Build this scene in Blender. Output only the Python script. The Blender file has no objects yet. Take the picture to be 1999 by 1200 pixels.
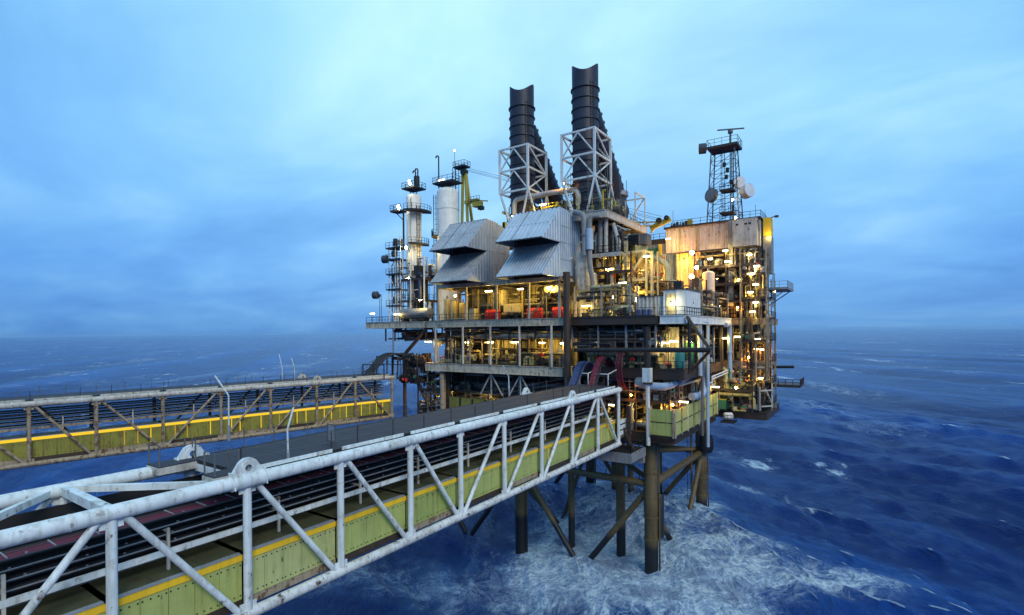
import bpy, math, random
import numpy as np
from mathutils import Vector, Matrix

# ------------------------------------------------------------------ camera, sky, sun, exposure
SC = bpy.context.scene
COL = SC.collection
FPX, ROLL, YAW, EYE = 1020.0, math.radians(.487), math.radians(34.3), 32.0
cam_data = bpy.data.cameras.new('camera')
cam = bpy.data.objects.new('camera', cam_data)
COL.objects.link(cam)
cam_data.sensor_width = 36.0
cam_data.lens = FPX / 1999 * 36
cam_data.shift_x, cam_data.shift_y = -0.0002, 48.5 / 1999
cam_data.clip_start, cam_data.clip_end = .5, 80000
_F = Vector((-math.sin(YAW), math.cos(YAW), 0)); _R = Vector((math.cos(YAW), math.sin(YAW), 0)); _Z = Vector((0, 0, 1))
_r = _R * math.cos(ROLL) - _Z * math.sin(ROLL); _u = _Z * math.cos(ROLL) + _R * math.sin(ROLL)
cam.matrix_world = Matrix(((_r.x, _u.x, -_F.x, 0), (_r.y, _u.y, -_F.y, 0), (_r.z, _u.z, -_F.z, EYE), (0, 0, 0, 1)))
SC.camera = cam
SC.view_settings.view_transform = 'Standard'
SC.view_settings.look = 'None'
SC.view_settings.exposure = 0.22
SC.view_settings.gamma = 1.0
SC.cycles.use_denoising = True
SC.cycles.max_bounces = 5
SC.cycles.diffuse_bounces = 3
SC.cycles.glossy_bounces = 3
SC.cycles.volume_bounces = 0
SC.cycles.sample_clamp_indirect = 4.0

SUN_ELEV, SUN_AZ = math.radians(42), math.radians(150)      # azimuth measured from +X towards +Y of the light's source
W = bpy.data.worlds.new("World"); SC.world = W; W.use_nodes = True
def nodes_of(nt):
    nt.nodes.clear()
    def nd(kind, **kw):
        n = nt.nodes.new(kind)
        for k, v in kw.items():
            if isinstance(k, str) and k.startswith('i_'):
                n.inputs[int(k[2:])].default_value = v
            else: setattr(n, k, v)
        return n
    return nd, nt.links.new
def ramp(nd, pts):
    r = nd('ShaderNodeValToRGB'); e = r.color_ramp.elements
    while len(e) < len(pts): e.new(.5)
    for q, (p, c) in zip(e, pts):
        q.position = p; q.color = (*c, 1) if len(c) == 3 else c
    return r
def build_world():
    nd, ln = nodes_of(W.node_tree)
    out = nd('ShaderNodeOutputWorld'); bg = nd('ShaderNodeBackground'); ln(bg.outputs[0], out.inputs[0])
    sky = nd('ShaderNodeTexSky', sky_type='NISHITA', sun_disc=False, sun_elevation=math.radians(4), sun_rotation=math.radians(60), altitude=30, air_density=1.2, dust_density=1.5, ozone_density=4)
    tc = nd('ShaderNodeTexCoord'); sp = nd('ShaderNodeSeparateXYZ'); ln(tc.outputs['Generated'], sp.inputs[0])
    # overcast dusk: colour by elevation
    el = ramp(nd, [(0, (.140, .345, .68)), (.03, (.165, .40, .77)), (.10, (.195, .465, .88)), (.25, (.24, .555, .97)), (.50, (.32, .68, 1.0)), (1, (.42, .74, 1.0))])
    ln(sp.outputs['Z'], el.inputs[0])
    # cloud sheet: the view direction projected on a flat layer
    mz = nd('ShaderNodeMath', operation='MAXIMUM', i_1=0.0); ln(sp.outputs['Z'], mz.inputs[0])
    ad = nd('ShaderNodeMath', operation='ADD', i_1=.20); ln(mz.outputs[0], ad.inputs[0])
    dv = nd('ShaderNodeVectorMath', operation='DIVIDE'); ln(tc.outputs['Generated'], dv.inputs[0])
    cb = nd('ShaderNodeCombineXYZ'); [ln(ad.outputs[0], cb.inputs[k]) for k in range(3)]; ln(cb.outputs[0], dv.inputs[1])
    mp = nd('ShaderNodeMapping'); mp.inputs['Rotation'].default_value = (0, 0, math.radians(25)); mp.inputs['Scale'].default_value = (.85, 1.25, .4); ln(dv.outputs[0], mp.inputs[0])
    n1 = nd('ShaderNodeTexNoise'); n1.inputs['Scale'].default_value = 1.15; n1.inputs['Detail'].default_value = 7; n1.inputs['Roughness'].default_value = .52; n1.inputs['Distortion'].default_value = .35
    ln(mp.outputs[0], n1.inputs['Vector'])
    c1 = ramp(nd, [(.30, (.72, .77, .86)), (.46, (.92, .93, .97)), (.57, (1.09, 1.05, 1.01)), (.70, (1.50, 1.24, 1.06))]); ln(n1.outputs['Fac'], c1.inputs[0])
    n2 = nd('ShaderNodeTexNoise'); n2.inputs['Scale'].default_value = 4.2; n2.inputs['Detail'].default_value = 5; n2.inputs['Distortion'].default_value = .5
    ln(mp.outputs[0], n2.inputs['Vector'])
    c2 = ramp(nd, [(.3, (.96, .97, .98)), (.7, (1.05, 1.03, 1.02))]); ln(n2.outputs['Fac'], c2.inputs[0])
    m1 = nd('ShaderNodeMix', data_type='RGBA', blend_type='MULTIPLY'); m1.inputs[0].default_value = 1; ln(el.outputs[0], m1.inputs[6]); ln(c1.outputs[0], m1.inputs[7])
    m2 = nd('ShaderNodeMix', data_type='RGBA', blend_type='MULTIPLY'); m2.inputs[0].default_value = 1; ln(m1.outputs[2], m2.inputs[6]); ln(c2.outputs[0], m2.inputs[7])
    # the thin, bright part of the cloud above the platform
    dt = nd('ShaderNodeVectorMath', operation='DOT_PRODUCT'); b = (_F + _R * .10 + _Z * .62).normalized(); dt.inputs[1].default_value = b; ln(tc.outputs['Generated'], dt.inputs[0])
    gl = ramp(nd, [(.50, (.55, .70, .86)), (.74, (.80, .89, .96)), (.90, (1.06, 1.05, 1.02)), (1, (1.50, 1.26, 1.06))]); ln(dt.outputs['Value'], gl.inputs[0])
    m3 = nd('ShaderNodeMix', data_type='RGBA', blend_type='MULTIPLY'); m3.inputs[0].default_value = 1; ln(m2.outputs[2], m3.inputs[6]); ln(gl.outputs[0], m3.inputs[7])
    sk = nd('ShaderNodeMix', data_type='RGBA', blend_type='MULTIPLY'); sk.inputs[0].default_value = 1; ln(sky.outputs[0], sk.inputs[6]); sk.inputs[7].default_value = (.1, .1, .1, 1)
    m4 = nd('ShaderNodeMix', data_type='RGBA', blend_type='MIX'); m4.inputs[0].default_value = .93; ln(sk.outputs[2], m4.inputs[6]); ln(m3.outputs[2], m4.inputs[7])
    ln(m4.outputs[2], bg.inputs[0]); bg.inputs[1].default_value = 1.0
build_world()
sun_data = bpy.data.lights.new('sun', 'SUN'); sun_data.energy = 1.6; sun_data.angle = math.radians(25); sun_data.color = (1, .96, .84)
sun = bpy.data.objects.new('sun', sun_data); COL.objects.link(sun)
sun.rotation_euler = Vector((-.68, .40, -.60)).to_track_quat('-Z', 'Y').to_euler()

# ------------------------------------------------------------------ pixel of the photograph + one known plane -> world point
def _dir(x, y):
    dx, dy = x - 999.5, 600 - y
    u = (dx * math.cos(ROLL) + dy * math.sin(ROLL)) / FPX; v = (-dx * math.sin(ROLL) + dy * math.cos(ROLL) + 48.5) / FPX
    return _F + _R * u + _Z * v
def aty(x, y, Y): d = _dir(x, y); t = Y / d.y; return Vector((d.x * t, Y, EYE + d.z * t))
def atx(x, y, X): d = _dir(x, y); t = X / d.x; return Vector((X, d.y * t, EYE + d.z * t))
def atz(x, y, z): d = _dir(x, y); t = (z - EYE) / d.z; return Vector((d.x * t, d.y * t, z))

# ------------------------------------------------------------------ materials
MATS = {}
def paint(name, col, rust=.0, rough=.55, metal=.0, scale=1.0, streak=.5, dirt=.25, rustcol=(.10, .042, .018), bump=.02, var=.12):
    m = bpy.data.materials.new(name); m.use_nodes = True; nd, ln = nodes_of(m.node_tree)
    out = nd('ShaderNodeOutputMaterial'); bs = nd('ShaderNodeBsdfPrincipled'); ln(bs.outputs[0], out.inputs[0])
    ge = nd('ShaderNodeNewGeometry')
    def noise(sc, det, ro, vec=None):
        n = nd('ShaderNodeTexNoise'); n.inputs['Scale'].default_value = sc; n.inputs['Detail'].default_value = det; n.inputs['Roughness'].default_value = ro
        ln(vec or ge.outputs['Position'], n.inputs['Vector']); return n.outputs['Fac']
    big = noise(.55 * scale, 5, .6)
    lo, hi = 1 - var * 1.6, 1 + var
    cv = ramp(nd, [(.25, tuple(c * lo for c in col)), (.75, tuple(min(1, c * hi) for c in col))]); ln(big, cv.inputs[0])
    cur = cv.outputs[0]
    mp = nd('ShaderNodeMapping'); mp.inputs['Scale'].default_value = (3.2 * scale, 3.2 * scale, .22 * scale); ln(ge.outputs['Position'], mp.inputs[0])
    st = noise(1.0, 6, .65, mp.outputs[0])
    if dirt:
        t = ramp(nd, [(.48, (0, 0, 0)), (.72, (dirt, dirt, dirt))]); ln(st, t.inputs[0])
        mx = nd('ShaderNodeMix', data_type='RGBA'); ln(t.outputs[0], mx.inputs[0]); ln(cur, mx.inputs[6]); mx.inputs[7].default_value = (col[0] * .28 + .01, col[1] * .24 + .008, col[2] * .2 + .006, 1); cur = mx.outputs[2]
    if dirt >= .5:
        t = ramp(nd, [(.52, (0, 0, 0)), (.66, (.55, .55, .55))]); ln(noise(1.25 * scale, 8, .66), t.inputs[0])
        mx = nd('ShaderNodeMix', data_type='RGBA'); ln(t.outputs[0], mx.inputs[0]); ln(cur, mx.inputs[6]); mx.inputs[7].default_value = (col[0] * .42, col[1] * .36, col[2] * .28, 1); cur = mx.outputs[2]
    rf = None
    if rust:
        a = noise(2.1 * scale, 9, .68)
        mm = nd('ShaderNodeMath', operation='MULTIPLY_ADD'); ln(st, mm.inputs[0]); mm.inputs[1].default_value = streak; ln(a, mm.inputs[2])
        th = .5 + streak * .5
        w = .23 * (1 - rust)
        t = ramp(nd, [(min(.98, (th + w - .035) / 1.6), (0, 0, 0)), (min(.99, (th + w + .075) / 1.6), (1, 1, 1))])
        d = nd('ShaderNodeMath', operation='DIVIDE', i_1=1.6); ln(mm.outputs[0], d.inputs[0]); ln(d.outputs[0], t.inputs[0])
        rc = ramp(nd, [(.3, tuple(c * .45 for c in rustcol)), (.7, tuple(c * 1.7 for c in rustcol))]); ln(noise(7 * scale, 4, .6), rc.inputs[0])
        mx = nd('ShaderNodeMix', data_type='RGBA'); ln(t.outputs[0], mx.inputs[0]); ln(cur, mx.inputs[6]); ln(rc.outputs[0], mx.inputs[7]); cur = mx.outputs[2]
        rf = t.outputs[0]
    ln(cur, bs.inputs['Base Color'])
    bs.inputs['Metallic'].default_value = metal
    r = nd('ShaderNodeMath', operation='MULTIPLY_ADD', i_1=.3, i_2=rough - .12); ln(big, r.inputs[0]); ln(r.outputs[0], bs.inputs['Roughness'])
    if bump:
        b = nd('ShaderNodeBump'); b.inputs['Strength'].default_value = .35; b.inputs['Distance'].default_value = bump; ln(noise(6 * scale, 6, .6), b.inputs['Height']); ln(b.outputs[0], bs.inputs['Normal'])
    MATS[name] = m
    return m
def glow(name, col, strength):
    m = bpy.data.materials.new(name); m.use_nodes = True; nd, ln = nodes_of(m.node_tree)
    out = nd('ShaderNodeOutputMaterial'); e = nd('ShaderNodeEmission'); e.inputs[0].default_value = (*col, 1); e.inputs[1].default_value = strength; ln(e.outputs[0], out.inputs[0])
    MATS[name] = m; return m
paint('white', (.68, .72, .70), rust=.28, streak=.6, dirt=.45)
paint('bridge_white', (.70, .745, .73), rust=.42, streak=.22, dirt=.55, scale=.9)
paint('chord_rusty', (.66, .66, .62), rust=.60, streak=.3, dirt=.5, rustcol=(.05, .025, .015))
paint('old_white', (.50, .47, .41), rust=.52, streak=.4, dirt=.65)
paint('old_rusty', (.34, .27, .18), rust=.75, streak=.4, dirt=.6, rustcol=(.10, .038, .012))
paint('lime', (.40, .44, .125), rust=.12, dirt=.35, streak=.7, var=.12)
paint('lime_faded', (.45, .47, .18), rust=.16, dirt=.4, streak=.8, var=.14)
paint('lime_dark', (.34, .39, .10), rust=.2, dirt=.45, streak=.8, var=.14)
paint('girder', (.54, .45, .32), rust=.55, streak=.6, dirt=.6)
paint('olive', (.25, .235, .035), rust=.42, dirt=.5, streak=.75, rustcol=(.16, .055, .012))  # lime cladding with the yellow lamp glow put into its colour
paint('roof_olive', (.075, .075, .035), rust=.3, dirt=.4)
paint('yellow', (.92, .54, .015), rust=.16, dirt=.25)
paint('grate', (.030, .030, .042), rust=.15, rough=.75, dirt=.4, rustcol=(.04, .022, .018))
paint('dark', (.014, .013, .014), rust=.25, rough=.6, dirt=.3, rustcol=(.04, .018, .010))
paint('black', (.010, .010, .012), rough=.5, dirt=0)
paint('brown', (.045, .028, .018), rust=.45, dirt=.4)
paint('steel', (.12, .12, .12), rust=.35, dirt=.45, metal=.2)
paint('galv', (.36, .38, .40), rust=.14, dirt=.35, metal=.35, rough=.5)
paint('hood', (.55, .61, .66), rust=.05, dirt=.16, metal=.5, rough=.40, var=.10)
paint('vessel_white', (.78, .77, .70), rust=.10, dirt=.22, streak=.8)
paint('hood_dull', (.40, .43, .46), rust=.08, dirt=.35, metal=.45, rough=.48, var=.12)
paint('stack', (.024, .025, .042), rust=.2, rough=.5, dirt=.3, streak=.9, rustcol=(.07, .065, .08), var=.35, scale=.8)
paint('pipe_blue', (.36, .46, .58), rust=.12, dirt=.35)
paint('pipe_grey', (.23, .235, .235), rust=.35, dirt=.5)
paint('cream', (.54, .47, .26), rust=.34, dirt=.55, streak=.7)
paint('pinkish', (.56, .44, .36), rust=.40, dirt=.4, streak=.85, rustcol=(.14, .05, .02))
paint('ochre', (.48, .38, .13), rust=.38, dirt=.5, streak=.8)
paint('red', (.58, .025, .015), rust=.1, dirt=.2)
paint('green', (.03, .16, .08), rust=.15, dirt=.3)
paint('teal', (.03, .22, .20), rust=.1, dirt=.3)
paint('blue', (.03, .06, .20), rust=.1, dirt=.3)
paint('crane_yellow', (.46, .36, .03), rust=.25, dirt=.35)
paint('magenta', (.16, .012, .04), rust=.0, dirt=.2, rough=.4)
paint('cable_blue', (.035, .065, .16), rust=.0, dirt=.2, rough=.45)
paint('dish', (.62, .64, .66), rust=.05, dirt=.25)
paint('drum', (.05, .055, .075), rust=.05, dirt=.2)
glow('tube_light', (1, .80, .38), 16)
glow('flood_light', (1, .88, .62), 60)
glow('sodium', (1, .50, .10), 70)
glow('leak_glow', (1, .66, .04), .85)  # emission imitates light leaking from the walkway, no lamp behind it
glow('dim_leak_glow', (1, .62, .08), .45)
def leg_material():
    m = paint('leg', (.12, .082, .030), rust=.5, dirt=.5, streak=.7, rustcol=(.06, .03, .015))
    nt = m.node_tree; nd = nt.nodes.new; ln = nt.links.new
    bs = next(n for n in nt.nodes if n.type == 'BSDF_PRINCIPLED'); src = bs.inputs['Base Color'].links[0].from_socket
    ge = nd('ShaderNodeNewGeometry'); sp = nd('ShaderNodeSeparateXYZ'); ln(ge.outputs['Position'], sp.inputs[0])
    no = nd('ShaderNodeTexNoise'); no.inputs['Scale'].default_value = .8; no.inputs['Detail'].default_value = 6
    a = nd('ShaderNodeMath'); a.operation = 'MULTIPLY_ADD'; ln(no.outputs['Fac'], a.inputs[0]); a.inputs[1].default_value = -2.6; ln(sp.outputs['Z'], a.inputs[2])
    r = nd('ShaderNodeMapRange'); r.inputs[1].default_value = 2.2; r.inputs[2].default_value = 3.2; r.inputs[3].default_value = 1; r.inputs[4].default_value = 0; ln(a.outputs[0], r.inputs[0])
    mx = nd('ShaderNodeMix'); mx.data_type = 'RGBA'; ln(r.outputs[0], mx.inputs[0]); ln(src, mx.inputs[6]); mx.inputs[7].default_value = (.006, .006, .008, 1); ln(mx.outputs[2], bs.inputs['Base Color'])
leg_material()

# ------------------------------------------------------------------ mesh builder
V = Vector
class MB:
    def __init__(s): s.v = []; s.f = []; s.cuts = []
    def mark(s, i): s.cuts.append((len(s.f), i)); return s
    def add(s, vs, fs):
        o = len(s.v); s.v += [tuple(p) for p in vs]; s.f += [tuple(i + o for i in q) for q in fs]; return s
    def bx(s, x0, x1, y0, y1, z0, z1):
        return s.add([(x, y, z) for z in (z0, z1) for y in (y0, y1) for x in (x0, x1)],
                     [(0, 2, 3, 1), (4, 5, 7, 6), (0, 1, 5, 4), (2, 6, 7, 3), (0, 4, 6, 2), (1, 3, 7, 5)])
    def bar(s, a, b, w, h=None):
        a, b = V(a), V(b); h = h or w; d = (b - a).normalized()
        up = V((0, 0, 1)) if abs(d.z) < .95 else V((0, 1, 0)); x = d.cross(up).normalized() * w / 2; y = x.cross(d).normalized() * h / 2
        return s.add([p + i * x + j * y for p in (a, b) for i, j in ((-1, -1), (1, -1), (1, 1), (-1, 1))],
                     [(0, 1, 2, 3), (7, 6, 5, 4), (0, 4, 5, 1), (1, 5, 6, 2), (2, 6, 7, 3), (3, 7, 4, 0)])
    def pipe(s, pts, r, n=8, bend=None, cap=True, r2=None):
        P = [V(p) for p in pts]
        if bend is None: bend = r * 2.5
        Q = [P[0]]
        for i in range(1, len(P) - 1):
            a, b = (P[i - 1] - P[i]), (P[i + 1] - P[i]); k = min(bend, a.length * .49, b.length * .49)
            a, b = P[i] + a.normalized() * k, P[i] + b.normalized() * k
            for t in (0, .25, .5, .75, 1): Q.append(a.lerp(P[i], t).lerp(P[i].lerp(b, t), t))
        Q.append(P[-1]); vs = []; prev = None
        for i, p in enumerate(Q):
            d = (Q[min(i + 1, len(Q) - 1)] - Q[max(i - 1, 0)]).normalized()
            if prev is None:
                up = V((0, 0, 1)) if abs(d.z) < .9 else V((0, 1, 0)); x = d.cross(up).normalized()
            else: x = (prev - d * prev.dot(d)).normalized()
            prev = x; y = d.cross(x); rr = r if r2 is None else r + (r2 - r) * i / (len(Q) - 1)
            vs += [p + rr * (math.cos(2 * math.pi * k / n) * x + math.sin(2 * math.pi * k / n) * y) for k in range(n)]
        fs = [(i * n + k, i * n + (k + 1) % n, (i + 1) * n + (k + 1) % n, (i + 1) * n + k) for i in range(len(Q) - 1) for k in range(n)]
        if cap: fs += [tuple(range(n - 1, -1, -1)), tuple((len(Q) - 1) * n + k for k in range(n))]
        return s.add(vs, fs)
    def tube(s, a, b, r, n=8, r2=None): return s.pipe([a, b], r, n, r2=r2)
    def lathe(s, c, axis, prof, n=20):
        c, d = V(c), V(axis).normalized(); up = V((0, 0, 1)) if abs(d.z) < .9 else V((0, 1, 0)); x = d.cross(up).normalized(); y = d.cross(x); vs = []
        for r, h in prof: vs += [c + d * h + max(r, .001) * (math.cos(2 * math.pi * k / n) * x + math.sin(2 * math.pi * k / n) * y) for k in range(n)]
        m = len(prof)
        return s.add(vs, [(i * n + k, i * n + (k + 1) % n, (i + 1) * n + (k + 1) % n, (i + 1) * n + k) for i in range(m - 1) for k in range(n)])
    def vessel(s, a, b, r, n=16, dome=.45):
        a, b = V(a), V(b); L = (b - a).length; pr = [(r * math.sin(t), r * dome * (1 - math.cos(t)) ) for t in (0.01, .4, .8, 1.2, math.pi / 2)]
        return s.lathe(a, b - a, pr + [(q, L - h) for q, h in reversed(pr)], n)
    def ball(s, c, r, n=10): return s.vessel(V(c) - V((0, 0, r)), V(c) + V((0, 0, r)), r, n, 1)
    def quad(s, a, b, c, d, t=.04):
        a, b, c, d = V(a), V(b), V(c), V(d); n = (b - a).cross(d - a).normalized() * t
        return s.add([a, b, c, d, a - n, b - n, c - n, d - n], [(0, 1, 2, 3), (7, 6, 5, 4), (0, 4, 5, 1), (1, 5, 6, 2), (2, 6, 7, 3), (3, 7, 4, 0)])
    def tri(s, a, b, c, t=.04):
        a, b, c = V(a), V(b), V(c); n = (b - a).cross(c - a).normalized() * t
        return s.add([a, b, c, a - n, b - n, c - n], [(0, 1, 2), (5, 4, 3), (0, 3, 4, 1), (1, 4, 5, 2), (2, 5, 3, 0)])
    def corr(s, o, u, v, n, pitch=.3, depth=.05, top=None):
        """corrugated sheet: ribs along v, profile along u; top(t) may give the far end's factor along v"""
        o, u, v, n = V(o), V(u), V(v), V(n).normalized(); L = u.length; k = max(1, round(L / pitch)); us = []
        for i in range(k): us += [(i + .0, 0), (i + .40, 0), (i + .5, 1), (i + .9, 1)]
        us.append((k, 0)); vs = []
        for t, h in us:
            p = o + u * (t / k) + n * depth * h; e = v * (top(t / k) if top else 1)
            vs += [p, p + e, p - n * .03, p + e - n * .03]
        return s.add(vs, [(4 * i, 4 * i + 4, 4 * i + 5, 4 * i + 1) for i in range(len(us) - 1)] + [(4 * i + 2, 4 * i + 3, 4 * i + 7, 4 * i + 6) for i in range(len(us) - 1)])
    def rail(s, pts, h=1.1, step=1.5, r=.03, kick=True, mid=True):
        for a, b in zip(pts[:-1], pts[1:]):
            a, b = V(a), V(b); k = max(1, round((b - a).length / step)); up = V((0, 0, h))
            for i in range(k + 1): p = a.lerp(b, i / k); s.bar(p, p + up, r * 2)
            s.bar(a + up, b + up, r * 2)
            if mid: s.bar(a + up * .52, b + up * .52, r * 1.5)
            if kick: s.bar(a + V((0, 0, .08)), b + V((0, 0, .08)), .02, .15)
        return s
    def ladder(s, a, b, w=.5, side=(1, 0, 0), cage=True):
        a, b, x = V(a), V(b), V(side).normalized() * w / 2; L = (b - a).length; d = (b - a).normalized(); o = d.cross(x).normalized()
        s.bar(a - x, b - x, .06); s.bar(a + x, b + x, .06)
        for i in range(int(L / .4)): p = a + d * (.2 + i * .4); s.bar(p - x, p + x, .035)
        if cage:
            for i in range(int(L / 1.0)):
                p = a + d * (i + .6); c = [p - x, p - x * 1.5 + o * .4, p + o * .72, p + x * 1.5 + o * .4, p + x]
                for q, w_ in zip(c[:-1], c[1:]): s.bar(q, w_, .035)
            for c in (-x * 1.5 + o * .4, o * .72, x * 1.5 + o * .4): s.bar(a + c + d * .6, b + c, .03)
        return s
    def valve(s, p, r=.25, d=(0, 0, 1)):
        p, d = V(p), V(d); s.ball(p, r, 8); s.tube(p, p + d * r * 2.6, r * .2, 6); s.lathe(p + d * r * 2.6, d, [(.02, 0), (r * 1.2, 0), (r * 1.2, r * .25), (.02, r * .25)], 10); return s
    def build(s, name, mat, parent=None, **props):
        me = bpy.data.meshes.new(name); vs = s.v
        vs = [tuple(XF @ V(p)) for p in vs] if XF else vs
        if parent is not None:
            o_ = parent['_o']; vs = [(x - o_[0], y - o_[1], z - o_[2]) for x, y, z in vs]; c = (0, 0, 0)
        else:
            a = np.array(vs); c = (a.min(0) + a.max(0)) / 2; c[2] = a[:, 2].min(); vs = (a - c).tolist()
        me.from_pydata(vs, [], s.f); me.polygons.foreach_set('use_smooth', [True] * len(me.polygons)); me.update()
        me.set_sharp_from_angle(angle=math.radians(38))
        for q in (mat if isinstance(mat, (list, tuple)) else [mat]): me.materials.append(MATS[q] if isinstance(q, str) else q)
        for c0, i in s.cuts:
            for p in me.polygons[c0:]: p.material_index = i
        ob = bpy.data.objects.new(name, me); COL.objects.link(ob)
        if parent is not None:
            ob.parent = parent['_b']; ob['_o'] = parent['_o']
        else: ob.location = c; ob['_o'] = tuple(float(q) for q in c)
        for k, q in props.items(): ob[k] = q
        return Part(ob)
XF = None
class Part(dict):
    def __init__(s, ob): s['_b'] = ob; s['_o'] = tuple(ob['_o'])
def thing(name, label, cat, loc, group=None):
    o = bpy.data.objects.new(name, None); COL.objects.link(o); o.empty_display_size = .5
    loc = XF @ V(loc) if XF else V(loc); o.location = loc; o['_o'] = tuple(loc); o['label'] = label; o['category'] = cat
    if group: o['group'] = group
    return Part(o)
def solo(mb, name, mat, label, cat, group=None):
    p = mb.build(name, mat); p['_b']['label'] = label; p['_b']['category'] = cat
    if group: p['_b']['group'] = group
    return p
def copy_thing(src, offset, label):
    """a copy of a thing with copies of its parts and sub-parts"""
    def cp(o, parent):
        c = o.copy(); COL.objects.link(c)
        if parent: c.parent = parent
        for ch in list(o.children): cp(ch, c)
        return c
    r = cp(src['_b'], None); r.location = V(src['_b'].location) + V(offset); r['_o'] = tuple(r.location); r['label'] = label
    return Part(r)

# ------------------------------------------------------------------ lamps
LAMP_GROUP = 'lit lamps on the platform'
def strip_lamp(p, label, d=(1, 0, 0), L=1.3, power=230, col=(1, .78, .30), drop=.22, w=.30):
    p = V(p); d = V(d).normalized(); sd = d.cross(V((0, 0, 1))).normalized()
    mb = MB(); mb.bar(p - d * (L / 2 + .05), p + d * (L / 2 + .05), w + .08, .10); mb.tube(p + V((0, 0, .05)), p + V((0, 0, .45)), .03, 5)
    t = thing('strip_lamp', label, 'lamp', p, LAMP_GROUP)
    mb.build('housing', 'galv', t)
    MB().pipe([p - d * L / 2 - V((0, 0, .12)), p + d * L / 2 - V((0, 0, .12))], w * .42, 8).build('diffuser', 'tube_light', t)
    lamp_source(p - V((0, 0, drop + .12)), power, col, .12, t)
    return t
def lamp_source(p, power, col, rad, t):
    ld = bpy.data.lights.new('lamp_light', 'POINT'); ld.energy = power; ld.color = col; ld.shadow_soft_size = rad
    lo = bpy.data.objects.new('lamp_light', ld); COL.objects.link(lo); lo.parent = t['_b']; lo.location = V(p) - V(t['_o'])
def flood_lamp(p, label, d=(-.5, -.6, -.5), power=300, col=(1, .85, .55), s=.5, mat='flood_light'):
    p = V(p); d = V(d).normalized(); t = thing('flood_lamp', label, 'lamp', p, LAMP_GROUP)
    MB().lathe(p - d * s * .5, d, [(.02, 0), (s * .35, .02), (s * .5, s * .35), (s * .52, s * .5)], 12).bar(p - d * s * .4, p - d * s * .4 - V((0, 0, s * .9)), .07).build('housing', 'steel', t)
    MB().lathe(p, d, [(s * .5, 0), (s * .42, s * .09), (.02, s * .14)], 12).build('diffuser', mat, t)
    lamp_source(p + d * (s * .14 + .3), power, col, .12, t)
    return t

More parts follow.
